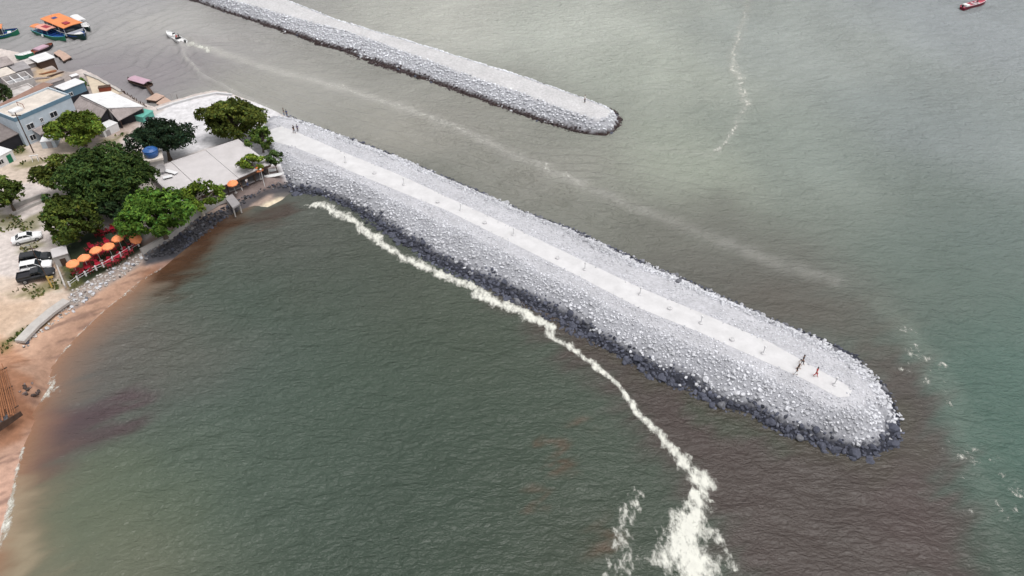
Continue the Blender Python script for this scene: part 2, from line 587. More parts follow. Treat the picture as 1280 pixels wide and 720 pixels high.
sc_ = np.maximum(sc_ + np.array(CAL), .004)
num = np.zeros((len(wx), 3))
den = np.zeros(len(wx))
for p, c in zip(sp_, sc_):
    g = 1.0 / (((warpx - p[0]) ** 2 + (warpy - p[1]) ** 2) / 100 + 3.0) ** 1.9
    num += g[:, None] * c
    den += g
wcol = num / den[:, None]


def blend(c, m, target):
    m = np.clip(m, 0, 1)[:, None]
    return c * (1 - m) + np.array(target) * m


def wc(r, g, b, o_=0.02):
    return [max(0.004, lin(v) * KW - o_) for v in (r, g, b)]


def soft(poly, width, x=None, y=None):
    s = sdist(fine_x if x is None else x, fine_y if y is None else y, P2(poly))
    return sstep(-width, width, s)


plume = [(610, 362), (680, 425), (745, 475), (800, 530), (850, 590), (885, 650), (915, 740), (1225, 740), (1205, 640), (1190, 570), (1168, 500), (1142, 450), (1112, 435), (1080, 470), (1000, 440), (900, 420), (700, 350)]
wcol = blend(wcol, soft(plume, 3.5) * (0.80 + 0.2 * fbm(wx * .1, wy * .1, 3, 61)), wc(100, 90, 88))
wcol = blend(wcol, soft([(1096, 380), (1140, 440), (1110, 470), (1000, 412), (900, 372), (960, 350), (1040, 365)], 5) * .5, wc(112, 106, 99))
wcol = blend(wcol, soft([(640, 372), (720, 425), (820, 490), (900, 520), (1000, 562), (1080, 585), (1150, 560), (1125, 500), (1000, 520), (800, 440)], 3.0) * .5, wc(98, 98, 86))
wcol = blend(wcol, soft([(860, 500), (930, 530), (985, 560), (940, 555), (880, 530)], 2.5) * .6, wc(92, 106, 92))
wcol = blend(wcol, soft([(35, 545), (60, 520), (120, 505), (190, 478), (195, 495), (160, 540), (110, 560), (60, 590), (45, 575)], 2.5) * .55, wc(98, 70, 82))
dsh = -sdist(wx, wy, shore)                       # distance off the shoreline
sx0 = P2([(40, 470)])[0]
beachm = sstep(0, 1, ((210 - 0) - 0) / 210.0 * np.ones_like(wx))
px_like = (wy > at(0, 720).y - 5)
bm_ = soft([(-60, 780), (-60, 440), (60, 400), (170, 330), (215, 312), (300, 262), (262, 320), (200, 372), (150, 420), (110, 470), (90, 540), (70, 640), (62, 780)], 4.0)
wcol = blend(wcol, bm_ * np.exp(-np.maximum(dsh, 0) / 3.2) * .9, wc(178, 138, 114))
wcol = blend(wcol, soft([(195, 350), (200, 330), (225, 312), (262, 282), (300, 262), (296, 285), (270, 310), (240, 350), (205, 368)], 2.2) * .8, wc(86, 66, 53))
wcol = blend(wcol, soft([(300, 268), (340, 258), (366, 246), (380, 262), (350, 278), (310, 282)], 2.0) * .55, wc(92, 70, 66))
wcol = blend(wcol, soft([(8, 760), (14, 640), (30, 590), (48, 600), (46, 660), (40, 760)], 2.0) * .8, wc(178, 165, 142))
for cx, cy, rr in ((728, 525, 2.3), (690, 560, 1.6), (712, 588, 1.8), (680, 625, 1.4), (760, 662, 2.0), (745, 685, 2.4)):
    p = at(cx, cy)
    q = np.exp(-(((fine_x - p.x) / (rr * .7)) ** 2 + ((fine_y - p.y) / (rr * .55)) ** 2))
    wcol = blend(wcol, q * .38, wc(128, 92, 78))

for line, wid, al, tgt in (([(230, 51), (257, 60), (300, 74), (350, 90), (400, 102), (450, 117), (520, 140), (575, 162), (650, 197), (740, 236), (800, 262), (880, 292), (960, 325), (1040, 350)], 1.7, .72, (205, 203, 198)),
                           ([(229, 54), (231, 72), (250, 92), (290, 115), (330, 133), (380, 156), (440, 182)], .9, .55, (205, 202, 200)),
                           ([(934, 0), (930, 25), (922, 50), (916, 72), (920, 90), (925, 105), (932, 128), (928, 138), (912, 170), (890, 195), (820, 185), (775, 172)], 1.2, .40, (205, 206, 198)),
                           ([(1095, 375), (1140, 425), (1168, 475), (1192, 525), (1212, 570), (1228, 610), (1245, 660), (1270, 720)], 1.6, .30, (150, 160, 150)),
                           ([(1130, 400), (1175, 450), (1205, 510), (1240, 560), (1270, 600)], 1.2, .22, (150, 162, 152))):
    d, arc, _ = pdist(wx + (fbm(wx * .3, wy * .3, 3, 23) - .5) * 1.6, wy + (fbm(wx * .3, wy * .3, 3, 24) - .5) * 1.6, P2(line))
    m = np.exp(-(d / wid) ** 2) * (1 - .7 * arc) * (.45 + .9 * fbm(wx * .5, wy * .5, 3, 26))
    wcol = blend(wcol, m * al, wc(*tgt))

# height: swell, the boat's wave trains, and the boat's two wake arms
damp = sstep(0.2, 3.5, dsh)
inside = sstep(6000, 260, np.hypot(wx, wy - 120))
hz = (fbm(wx * .22 + wy * .10, wy * .42 - wx * .08, 3, 71) - .5) * 0.42

wu, wv_ = wx * .9 + wy * .42, wy * .9 - wx * .42
far_r = sstep(95, 170, wy) * sstep(-20, 40, wx)
hz = hz + (fbm(wu * .22, wv_ * .62, 2, 73) - .5) * .62 * far_r
wu2, wv2 = wx * .94 - wy * .34, wy * .94 + wx * .34
hz = hz + (fbm(wu2 * .20, wv2 * .60, 2, 75) - .5) * .40 * (1 - far_r)


def wavetrain(a, b, lam, poly, amp, soft_w=6.0, wig=3.0):
    A, B = np.array(at(*a))[:2], np.array(at(*b))[:2]
    d = (B - A) / np.hypot(*(B - A))
    n = np.array([-d[1], d[0]])
    ph = ((wx - A[0]) * n[0] + (wy - A[1]) * n[1]) + (fbm(wx * .05, wy * .05, 3, 81) - .5) * wig * 2.2
    along = fbm(wx * .08, wy * .08, 2, 91)
    return amp * np.sin(2 * math.pi * ph / lam) * sstep(-soft_w, soft_w, sdist(wx, wy, P2(poly))) * (0.35 + along)


hz += wavetrain((101, 62), (169, 34), 4.2, [(60, 110), (20, 40), (60, 0), (200, 0), (240, 60), (230, 120), (150, 110)], 0.30, 6, 8)
hz += wavetrain((300, 100), (420, 150), 3.2, [(240, 80), (300, 80), (520, 150), (800, 262), (820, 300), (700, 280), (450, 175), (300, 120)], 0.30, 6, 5)
hz += wavetrain((560, 160), (640, 175), 3.0, [(500, 130), (780, 175), (900, 200), (860, 300), (760, 290), (560, 200)], 0.22, 6, 5)
hz += wavetrain((1150, 480), (1250, 600), 3.4, [(1120, 380), (1300, 380), (1300, 730), (1210, 730)], 0.09)
hz += wavetrain((1000, 620), (1120, 720), 3.0, [(900, 600), (1180, 560), (1230, 730), (940, 730)], 0.05)
hz += wavetrain((60, 560), (160, 520), 2.6, [(40, 520), (120, 400), (260, 350), (300, 560), (200, 730), (60, 730)], 0.05)
for arm, amp in (([(226, 52), (231, 72), (250, 92), (290, 115), (330, 133), (380, 156), (440, 182), (520, 212)], .62), ([(232, 48), (262, 49), (300, 47), (350, 51), (420, 64), (470, 78)], .55)):
    d, arc, _ = pdist(wx, wy, P2(arm))
    hz += amp * np.cos(2 * math.pi * d / 3.4) * np.exp(-(d / 2.3) ** 2) * (1 - .5 * arc)
hz *= damp * inside
dj = np.minimum(-sdist(wx, wy, jet), -sdist(wx, wy, far))
hz = np.where(dj < 0, hz * 0.2, hz)

M_water = bpy.data.materials.new('sea_water')
M_water.use_nodes = True
t = M_water.node_tree
N, Lk = t.nodes, t.links
b = N['Principled BSDF']
b.inputs['Roughness'].default_value = 0.22
b.inputs['IOR'].default_value = 1.333
b.inputs['Specular IOR Level'].default_value = 0.5
geo = N.new('ShaderNodeNewGeometry')
ac = N.new('ShaderNodeAttribute')
ac.attribute_name = 'col'


def wnoise(rot, sx, sy, scale, detail, dist=0.0):
    mp = N.new('ShaderNodeMapping')
    mp.inputs['Rotation'].default_value = (0, 0, R(rot))
    mp.inputs['Scale'].default_value = (sx, sy, 1)
    mp.vector_type = 'POINT'
    Lk.new(geo.outputs['Position'], mp.inputs['Vector'])
    n = N.new('ShaderNodeTexNoise')
    n.inputs['Scale'].default_value = scale
    n.inputs['Detail'].default_value = detail
    n.inputs['Distortion'].default_value = dist
    Lk.new(mp.outputs[0], n.inputs['Vector'])
    return n.outputs['Fac']


def math_(op, a, b_=None, v=None):
    n = N.new('ShaderNodeMath')
    n.operation = op
    for i, s in enumerate((a, b_)):
        if s is None:
            continue
        if isinstance(s, (int, float)):
            n.inputs[i].default_value = s
        else:
            Lk.new(s, n.inputs[i])
    return n.outputs[0]


h0 = wnoise(-22, 0.45, 1.0, 0.32, 3, 0.6)
h1 = wnoise(-14, 0.45, 1.0, 0.85, 4, 0.5)
h2 = wnoise(20, 0.5, 1.0, 2.0, 4, 0.4)
h3 = wnoise(-35, 0.7, 1.0, 4.5, 3, 0.3)
gust = wnoise(30, 1, 0.5, 0.035, 3, 0.5)
hh = math_('ADD', math_('MULTIPLY', h1, 0.95), math_('MULTIPLY', h2, 0.75))
hh = math_('ADD', hh, math_('MULTIPLY', h0, .8))
hh = math_('ADD', hh, math_('MULTIPLY', h3, 0.26))
gm = N.new('ShaderNodeMapRange')
gm.inputs['From Min'].default_value = 0.35
gm.inputs['From Max'].default_value = 0.65
gm.inputs['To Min'].default_value = 0.7
gm.inputs['To Max'].default_value = 1.2
Lk.new(gust, gm.inputs['Value'])
calm = N.new('ShaderNodeAttribute')
calm.attribute_name = 'chop'
bmp = N.new('ShaderNodeBump')
bmp.inputs['Strength'].default_value = 1.0
Lk.new(math_('MULTIPLY', math_('MULTIPLY', gm.outputs[0], calm.outputs['Fac']), 0.64), bmp.inputs['Distance'])
Lk.new(hh, bmp.inputs['Height'])
Lk.new(bmp.outputs[0], b.inputs['Normal'])
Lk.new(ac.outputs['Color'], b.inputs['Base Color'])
chop = np.clip(0.25 + 0.75 * sstep(0, 14, dsh), 0, 1)
canal = soft([(-100, 160), (-100, -40), (200, -40), (280, 40), (480, 110), (560, 200), (470, 185), (300, 118), (240, 122), (190, 140)], 8, wx, wy)
chop *= (1 - .72 * canal) * np.interp(wy, [40, 90, 150, 225], [.65, .9, 1.5, 2.1])
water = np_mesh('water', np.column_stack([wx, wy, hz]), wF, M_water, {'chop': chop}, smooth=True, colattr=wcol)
tag(water, kind='structure')

WXS, WYS = np.unique(wx), np.unique(wy)
HZ = hz.reshape(len(WYS), len(WXS))


def water_z(x, y):
    i = np.clip(np.searchsorted(WXS, x) - 1, 0, len(WXS) - 2)
    j = np.clip(np.searchsorted(WYS, y) - 1, 0, len(WYS) - 2)
    u = (x - WXS[i]) / (WXS[i + 1] - WXS[i])
    v = (y - WYS[j]) / (WYS[j + 1] - WYS[j])
    return (HZ[j, i] * (1 - u) + HZ[j, i + 1] * u) * (1 - v) + (HZ[j + 1, i] * (1 - u) + HZ[j + 1, i + 1] * u) * v


# ================================================================== sea foam
M_foam = bpy.data.materials.new('foam')
M_foam.use_nodes = True
ft = M_foam.node_tree
fN, fL = ft.nodes, ft.links
fb = fN['Principled BSDF']
fb.inputs['Roughness'].default_value = 0.95
fb.inputs['Specular IOR Level'].default_value = 0.1
fa = fN.new('ShaderNodeAttribute')
fa.attribute_name = 'den'
fg = fN.new('ShaderNodeNewGeometry')
fn = fN.new('ShaderNodeTexNoise')
fn.inputs['Scale'].default_value = 1.7
fn.inputs['Detail'].default_value = 9
fn.inputs['Roughness'].default_value = 0.75
fmp = fN.new('ShaderNodeMapping')
fmp.inputs['Rotation'].default_value = (0, 0, R(35))
fmp.inputs['Scale'].default_value = (1.0, .55, 1)
fL.new(fg.outputs['Position'], fmp.inputs['Vector'])
fL.new(fmp.outputs[0], fn.inputs['Vector'])
fv = fN.new('ShaderNodeTexVoronoi')
fv.inputs['Scale'].default_value = 1.1
fL.new(fmp.outputs[0], fv.inputs['Vector'])
f0 = fN.new('ShaderNodeMath')
f0.operation = 'MULTIPLY_ADD'
fL.new(fn.outputs['Fac'], f0.inputs[0])
f0.inputs[1].default_value = 2.1
f0.inputs[2].default_value = -1.25
f01 = fN.new('ShaderNodeMath')
f01.operation = 'MULTIPLY_ADD'
fL.new(fv.outputs['Distance'], f01.inputs[0])
f01.inputs[1].default_value = 0.42
fL.new(f0.outputs[0], f01.inputs[2])
f1 = fN.new('ShaderNodeMath')
f1.operation = 'ADD'
fL.new(fa.outputs['Fac'], f1.inputs[0])
fL.new(f01.outputs[0], f1.inputs[1])
f2 = fN.new('ShaderNodeMapRange')
f2.inputs['From Min'].default_value = 0.16
f2.inputs['From Max'].default_value = 0.78
f2.inputs['To Max'].default_value = 0.95
fL.new(f1.outputs[0], f2.inputs['Value'])
fc = fN.new('ShaderNodeMapRange')
fc.inputs['From Min'].default_value = 0.3
fc.inputs['From Max'].default_value = 0.7
fc.inputs['To Min'].default_value = 0.56
fc.inputs['To Max'].default_value = 0.68
fL.new(fn.outputs['Fac'], fc.inputs['Value'])
fcomb = fN.new('ShaderNodeCombineColor')
fm2 = fN.new('ShaderNodeMath')
fm2.operation = 'MULTIPLY'
fm2.inputs[1].default_value = 0.915
fL.new(fc.outputs[0], fm2.inputs[0])
fL.new(fc.outputs[0], fcomb.inputs[0])
fL.new(fc.outputs[0], fcomb.inputs[1])
fL.new(fm2.outputs[0], fcomb.inputs[2])
fL.new(fcomb.outputs[0], fb.inputs['Base Color'])
fL.new(f2.outputs[0], fb.inputs['Alpha'])


def foam(name, label, line, widths, core=1.0, ragged=1.0, seed=0, cell=0.3, z=0.05, cut=-0.15, cap=.62, bias=-.06, nz=.55):
    """a drifting band of foam: only the cells that carry foam are built"""
    P = P2(line)
    mw = max(widths) * 1.8 + 1
    xs = np.arange(P[:, 0].min() - mw, P[:, 0].max() + mw, cell)
    ys = np.arange(P[:, 1].min() - mw, P[:, 1].max() + mw, cell)
    x, y, F = grid(xs, ys)
    fx = x + (fbm(x * .35, y * .35, 4, seed + 1) - .5) * 3.2 * ragged
    fy = y + (fbm(x * .35, y * .35, 4, seed + 5) - .5) * 3.2 * ragged
    d, arc, wv = pdist(fx, fy, P, False, widths)
    den = core * (1 - d / np.maximum(wv, .05)) + (fbm(x * .8, y * .8, 4, seed + 9) - .5) * nz * ragged + bias
    den = den - sstep(1.1, 1.8, d / np.maximum(wv, .05)) * .55
    den = den - (1 - sstep(0, .02, arc) * sstep(1, .98, arc)) * .7
    den = np.clip(den, -1, cap)
    keep = den[F].max(1) > cut
    F = F[keep]
    if len(F) == 0:
        return
    zz = water_z(x, y)
    V = np.column_stack([x + rng.uniform(-.05, .05, len(x)), y + rng.uniform(-.05, .05, len(x)), zz + z])
    V, F, den = compact(V, F, den)
    o = np_mesh(name, V, F, M_foam, {'den': den}, smooth=True)
    return tag(o, label, 'foam', None, 'stuff')


foam('foam_line', 'long cream foam line drifting along the breakwater and across the bay',
     [(383, 254), (410, 260), (430, 268), (455, 285), (490, 313), (530, 334), (580, 356), (625, 377), (650, 388), (690, 415), (730, 446), (765, 478), (800, 515), (835, 553), (860, 580), (880, 605), (893, 628)],
     [1.3, 1.4, 1.2, 1.3, 1.3, 1.3, 1.4, 1.4, 1.3, 1.1, 1.0, .85, .8, 1.0, 1.4, 1.8, 1.4], .95, .75, 100, cap=.68)
foam('foam_patch', 'broad cream foam patch at the lower end of the foam line',
     [(872, 612), (868, 640), (852, 665), (850, 690), (872, 712), (880, 760)], [1.4, 1.9, 2.9, 3.8, 4.4, 4.2], 1.0, 1.0, 120, cap=.9)
foam('foam_streak', 'short ragged foam streak on the right of the broad patch',
     [(868, 650), (890, 672), (903, 695), (912, 712)], [0.8, 1.2, 1.2, 0.8], .6, 1.0, 130, cap=.42)
foam('foam_streak', 'thin broken foam streak on the left of the broad patch',
     [(795, 605), (785, 640), (778, 668), (776, 695), (786, 730)], [0.6, 1.0, 1.3, 1.2, 1.1], .48, 1.0, 140, cap=.32)
foam('foam_streak', 'faint narrow foam streak farthest left near the bottom edge',
     [(760, 672), (764, 695), (758, 725)], [0.7, 1.0, 0.8], .32, 1.3, 150, cap=.22)
foam('foam_streak', 'white foam streak crossing the open water at the top of the view',
     [(934, 0), (930, 25), (922, 50), (916, 72), (920, 90), (925, 105), (932, 128), (928, 138), (912, 170), (890, 195)],
     [.6, .6, .7, 1.0, 2.4, 1.0, 1.8, .7, .7, .9], .42, .7, 160, cap=.40)
foam('wake', 'pale wake of bubbles trailing behind the small white motorboat',
     [(230, 51), (257, 60), (300, 74), (350, 90), (400, 102), (450, 117), (520, 140), (575, 162), (650, 195), (740, 235)],
     [1.7, 1.7, 1.6, 1.6, 1.5, 1.5, 1.5, 1.5, 1.4, 1.2], .40, .6, 170, cap=.16)
foam('wake', 'white churned water directly behind the stern of the white motorboat',
     [(229, 51), (240, 54.5), (252, 59), (266, 64)], [1.3, 1.5, 1.3, .8], .8, .7, 172, cap=.5)
foam('wake', 'pale crest of the bow wave curving from the motorboat to the breakwater root',
     [(229, 54), (231, 72), (250, 92), (290, 115), (330, 133), (380, 156), (440, 182)], [.7, .7, .7, .7, .7, .6, .5], .34, .4, 175, cap=.15)
foam('surf', 'thin white surf line along the sand at the lower left',
     [(29, 556), (23, 585), (17, 605), (13, 633), (8, 655), (0, 678), (-12, 705)], [.35, .35, .4, .55, .7, .65, .6], .7, .3, 180, cell=.2, cap=.45)
foam('surf', 'faint surf line on the red sand beach below the rock wall',
     [(208, 333), (178, 350), (150, 374), (129, 391), (97, 421), (79, 440), (64, 458)], [.4, .55, .4, .4, .35, .3, .3], .42, .4, 190, cell=.2, cap=.25)
foam('surf', 'splash of white surf beside the dark stones on the beach',
     [(62, 474), (65, 488), (58, 498), (46, 504)], [1.0, 1.2, 1.1, .7], .72, 1.2, 200, cell=.2, cap=.6)
foam('foam_streak', 'scattered whitecaps along the edge of the brown plume',
     [(1110, 395), (1150, 440), (1170, 478), (1190, 520), (1215, 560), (1232, 585), (1240, 620), (1260, 660), (1285, 700)],
     [1.6, 2.0, 2.2, 2.6, 2.8, 3.0, 3.0, 2.6, 2.0], .16, 2.0, 213, cap=.17, bias=-.27, nz=.8)

# ================================================================== land
ext = shore[(shore[:, 0] > -400)]
lx, ly, lF = grid(np.arange(-190, -30, 0.5), np.arange(20, 225, 0.5))
lz, ld, lrv = land_height(lx, ly)
gn = fbm(lx * .25, ly * .25, 4, 15)
gn2 = fbm(lx * .9, ly * .9, 4, 25)
lfx = lx + (fbm(lx * .4, ly * .4, 3, 35) - .5) * 4
lfy = ly + (fbm(lx * .4, ly * .4, 3, 45) - .5) * 4
lc = np.array(col(222, 211, 206, .68))[None, :] * (0.86 + 0.28 * gn)[:, None]


def lpoly(poly, width, target, a=1.0, warp=True, z=ZL, k=.74):
    global lc
    s = sdist(lfx if warp else lx, lfy if warp else ly, P2(poly, z))
    lc = blend(lc, sstep(-width, width, s) * a, col(*target, k=k))


lpoly([(-40, 240), (-40, 195), (40, 180), (85, 172), (140, 185), (120, 200), (60, 225), (10, 232)], 2, (205, 184, 160), .55)
lpoly([(-60, 400), (-60, 280), (30, 270), (70, 290), (60, 320), (0, 400)], 3, (226, 216, 211), .5)
lpoly([(-60, 470), (-60, 372), (10, 360), (60, 352), (84, 360), (50, 390), (10, 430)], 2, (206, 178, 156), .7)
lpoly([(50, 352), (85, 346), (95, 358), (60, 376)], 1.0, (178, 165, 135), .7)
# beach
isb = sstep(7, 10, lrv) * sstep(24, 15, ld) * sstep(0.5, -2.0, sdist(lx, ly, P2([(300, 230), (380, 230), (380, 275), (300, 275)])))
lc = blend(lc, isb * sstep(1.25, .95, ld / np.maximum(lrv, 1)), col(198, 164, 142, .88))
lc = blend(lc, isb * sstep(.45, .05, ld / np.maximum(lrv, 1)), col(176, 142, 122, .72))
lpoly([(-40, 610), (0, 560), (30, 540), (25, 610), (0, 700), (-40, 760)], 3, (222, 182, 164), .6)
st = sstep(.60, .72, fbm((lx + ly * .75) * .16, (ly - lx * .75) * 1.2, 3, 55))
lc = blend(lc, isb * st * .55, col(120, 96, 90, .6))
lpoly([(175, 330), (190, 322), (225, 305), (262, 280), (290, 262), (300, 272), (240, 330), (205, 345), (180, 352)], 1.4, (128, 84, 60), .8)
lpoly([(316, 248), (340, 240), (362, 236), (364, 246), (340, 256), (322, 257)], .5, (232, 216, 190), 1, z=.5)
# ground under the rock walls, scrub above the sea wall
lpoly([(362, 224), (330, 236), (300, 247), (280, 258), (245, 276), (215, 298), (178, 318), (178, 330), (222, 315), (260, 290), (295, 266), (318, 254), (350, 242), (368, 240)], .5, (92, 92, 98), .9, False, z=1.0, k=.6)
lpoly([(84, 362), (120, 342), (150, 326), (178, 311), (184, 320), (150, 342), (118, 362), (92, 382), (74, 380)], .6, (170, 160, 154), .9, False, z=1.4, k=.66)
lpoly([(-60, 440), (-60, 340), (40, 350), (84, 362), (82, 374), (60, 390), (40, 406), (22, 424)], .7, (214, 196, 180), .85, False, z=1.8)
lpoly([(-60, 440), (-60, 380), (10, 372), (50, 376), (30, 396), (8, 420)], 2, (204, 176, 152), .7)
# red earth bank
lpoly([(-60, 420), (10, 425), (30, 440), (26, 480), (34, 505), (28, 530), (0, 548), (-60, 560)], 1.0, (152, 106, 80), .8, z=2.4)
lpoly([(-60, 398), (20, 420), (28, 432), (20, 452), (-60, 452)], 1.2, (196, 150, 122), .8)
# platform, yard and terrace surfaces
lpoly([(148, 182), (185, 150), (215, 130), (270, 118), (290, 120), (330, 130), (368, 146), (385, 165), (372, 205), (352, 226), (330, 200), (290, 176), (245, 190), (200, 205)], .6, (230, 228, 231), 1, False, k=.70)
lpoly([(262, 250), (300, 226), (345, 206), (358, 222), (330, 240), (290, 258), (270, 268)], .6, (132, 116, 112), .9, False)
lpoly([(175, 320), (235, 280), (285, 258), (340, 240), (336, 232), (280, 248), (225, 275), (172, 306)], .5, (176, 156, 144), .9, False)
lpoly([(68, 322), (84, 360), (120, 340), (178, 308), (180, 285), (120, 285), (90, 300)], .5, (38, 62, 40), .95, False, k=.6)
lpoly([(56, 318), (68, 320), (82, 358), (70, 362)], .7, (205, 196, 184), .9)
lpoly([(0, 95), (80, 82), (108, 96), (150, 116), (190, 140), (150, 170), (60, 175), (0, 170)], 2, (152, 142, 138), .8)
lpoly([(44, 84), (60, 80), (74, 96), (56, 104), (46, 100)], 1, (205, 178, 145), .8)
lpoly([(120, 160), (150, 150), (200, 160), (180, 200), (120, 195)], 1, (180, 150, 130), .35)
# rough grass
gpatch = [[(24, 205), (40, 198), (62, 198), (60, 204), (36, 208)], [(-10, 262), (26, 272), (32, 282), (0, 292), (-20, 290)], [(22, 282), (60, 262), (66, 272), (30, 290)],
          [(14, 366), (46, 352), (80, 346), (70, 358), (40, 372)], [(-6, 430), (20, 410), (44, 392), (56, 392), (42, 404), (16, 424), (0, 438)], [(80, 326), (86, 324), (96, 352), (90, 356)],
          [(24, 310), (48, 302), (50, 308), (30, 316)], [(130, 176), (156, 166), (150, 180), (136, 186)], [(14, 180), (34, 178), (30, 192), (18, 192)]]
for gp in gpatch:
    lpoly(gp, .9, (130, 128, 78), .75, k=.6)
lpoly([(362, 226), (330, 238), (300, 249), (280, 260), (245, 278), (215, 300), (180, 320), (180, 330), (222, 315), (260, 290), (293, 266), (314, 250), (340, 240), (364, 234)], .4, (84, 84, 90), .9, False, z=1.0, k=.6)
lc *= (0.9 + 0.2 * gn2)[:, None]
keep = (lz[lF].max(1) > -1.2)
V, F, cc = compact(np.column_stack([lx, ly, lz]), lF[keep], lc)
tag(np_mesh('ground', V, F, M_ground, smooth=True, colattr=cc), kind='structure')

gv, gc = [], []
for gp in gpatch:
    P = P2(gp, ZL)
    lo, hi = P.min(0), P.max(0)
    n = int((hi - lo).prod() * 9)
    q = rng.uniform(lo, hi, (n, 2))
    q = q[inpoly(q[:, 0], q[:, 1], P) & (fbm(q[:, 0] * .5, q[:, 1] * .5, 3, 65) > .42)]
    z = land_height(q[:, 0], q[:, 1])[0]
    for (x, y), zz in zip(q, z):
        a = random.uniform(0, 6.28)
        s = random.uniform(.12, .3)
        h = random.uniform(.15, .5)
        lx_, ly_ = math.cos(a) * s, math.sin(a) * s
        tx, ty = random.uniform(-.15, .15), random.uniform(-.15, .15)
        gv.append([(x - lx_, y - ly_, zz - .02), (x + lx_, y + ly_, zz - .02), (x + lx_ + tx, y + ly_ + ty, zz + h * .7), (x - lx_ * .4 + tx, y - ly_ * .4 + ty, zz + h)])
        c = np.array(random.choice([(.10, .13, .035), (.15, .15, .05), (.20, .18, .09), (.06, .10, .03)])) * random.uniform(.7, 1.2)
        gc.append([c] * 4)
gv = np.array(gv).reshape(-1, 3)
o = np_mesh('grass', gv, np.arange(len(gv)).reshape(-1, 4), M_leaf, colattr=np.array(gc).reshape(-1, 3))
tag(o, 'rough tufts of grass on the sandy ground around the cars', 'grass', None, 'stuff')

# ================================================================== rocks
def rock_template(seed, sub):
    bm = bmesh.new()
    bmesh.ops.create_icosphere(bm, subdivisions=sub, radius=1)
    r = np.random.default_rng(seed)
    V = np.array([v.co[:] for v in bm.verts])
    F = np.array([[v.index for v in f.verts] for f in bm.faces])
    bm.free()
    for _ in range(7):                      # chop flat facets
        n = r.normal(size=3)
        n /= np.linalg.norm(n)
        h = r.uniform(.45, .8)
        d = V @ n - h
        V = V - np.where(d > 0, d, 0)[:, None] * n
    V += r.normal(size=V.shape) * .04
    V *= np.array([1, r.uniform(.65, .95), r.uniform(.55, .8)])
    return V, F


TPL1 = [rock_template(i, 1) for i in range(10)]
TPL2 = [rock_template(40 + i, 2) for i in range(8)]


def rot_mats(n):
    a = rng.uniform(0, 2 * math.pi, n)
    bx, by = rng.uniform(-.6, .6, n), rng.uniform(-.6, .6, n)
    ca, sa = np.cos(a), np.sin(a)
    Rz = np.zeros((n, 3, 3)); Rz[:, 0, 0] = ca; Rz[:, 0, 1] = -sa; Rz[:, 1, 0] = sa; Rz[:, 1, 1] = ca; Rz[:, 2, 2] = 1
    Rx = np.zeros((n, 3, 3)); Rx[:, 0, 0] = 1; Rx[:, 1, 1] = np.cos(bx); Rx[:, 1, 2] = -np.sin(bx); Rx[:, 2, 1] = np.sin(bx); Rx[:, 2, 2] = np.cos(bx)
    return Rz @ Rx


def rock_mesh(name, pos, rad, colr, parent=None, label=None):
    Vs, Fs, Cs = [], [], []
    off = 0
    which = rng.integers(0, len(TPL1), len(pos))
    for k, (V, F) in enumerate(TPL1):
        m = which == k
        n = m.sum()
        if n == 0:
            continue
        Rm = rot_mats(n)
        P = np.einsum('nij,vj->nvi', Rm, V) * rad[m][:, None, None] + pos[m][:, None, :]
        Vs.append(P.reshape(-1, 3))
        Fs.append((F[None] + (np.arange(n) * len(V))[:, None, None] + off).reshape(-1, 3))
        Cs.append(np.repeat(colr[m], len(V), 0))
        off += n * len(V)
    return np_mesh(name, np.concatenate(Vs), np.concatenate(Fs), M_rock, colattr=np.concatenate(Cs), parent=parent)


def jitter_grid(outline, s):
    lo, hi = outline.min(0) - 1, outline.max(0) + 1
    x, y = np.meshgrid(np.arange(lo[0], hi[0], s), np.arange(lo[1], hi[1], s))
    x = x.ravel() + rng.uniform(-.5, .5, x.size) * s
    y = y.ravel() + rng.uniform(-.5, .5, y.size) * s
    return x, y


def rock_colours(n, z, wetline, dry, wet, x, y, rough=.9):
    j = np.clip(rng.normal(0, .13, n), -.40, .2)
    d = np.array(dry)[None] * (1 + j)[:, None]
    w_ = np.array(wet)[None] * (1 + rng.normal(0, .30, n))[:, None]
    wl = wetline + (fbm(x * .3, y * .3, 3, 77) - .5) * rough
    m = sstep(.22, -.22, z - wl + rng.normal(0, .22, n))[:, None]
    # dust lies thicker in some places than in others
    dust = (0.80 + .40 * fbm(x * .12, y * .12, 3, 78))[:, None]
    return np.clip(d * dust * (1 - m) + w_ * m, .008, .9)


DRY, WET = col(216, 217, 223, .76), col(96, 99, 113, .66)

# ---- main breakwater
bw = thing('breakwater', 'long light grey rubble breakwater with a pale walkway, reaching out into the bay', 'breakwater', at(700, 335, 0))
bo = np.array(bw.location)
x, y, F = grid(np.arange(jet[:, 0].min() - 3, jet[:, 0].max() + 3, .5), np.arange(jet[:, 1].min() - 3, jet[:, 1].max() + 3, .5))
z, dw, dp, tt, chan = jet_profile(x, y)
crest = inpoly(x, y, path)
gc_ = np.where((tt < np.where(chan, .5, .30))[:, None], np.array(col(210, 210, 216, .69)), np.array(col(186, 187, 194, .70)))  # slope core darker than crest gravel, painting shade into gaps between rocks
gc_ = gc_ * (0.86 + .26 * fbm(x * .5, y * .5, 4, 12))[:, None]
gc_ = blend(gc_, sstep(1.1, .4, z), col(66, 68, 78, .6))
keep = (dw[F].max(1) > -2.2)
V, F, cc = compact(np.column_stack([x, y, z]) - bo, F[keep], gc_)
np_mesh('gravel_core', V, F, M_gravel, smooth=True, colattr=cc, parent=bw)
mb = MB()
mb.slab([tuple(np.array([p[0], p[1], ZP + .06]) - bo) for p in path[::-1]], .5)
mb.build('walkway', M_path, bw)
rp, rr_, rc = [], [], []
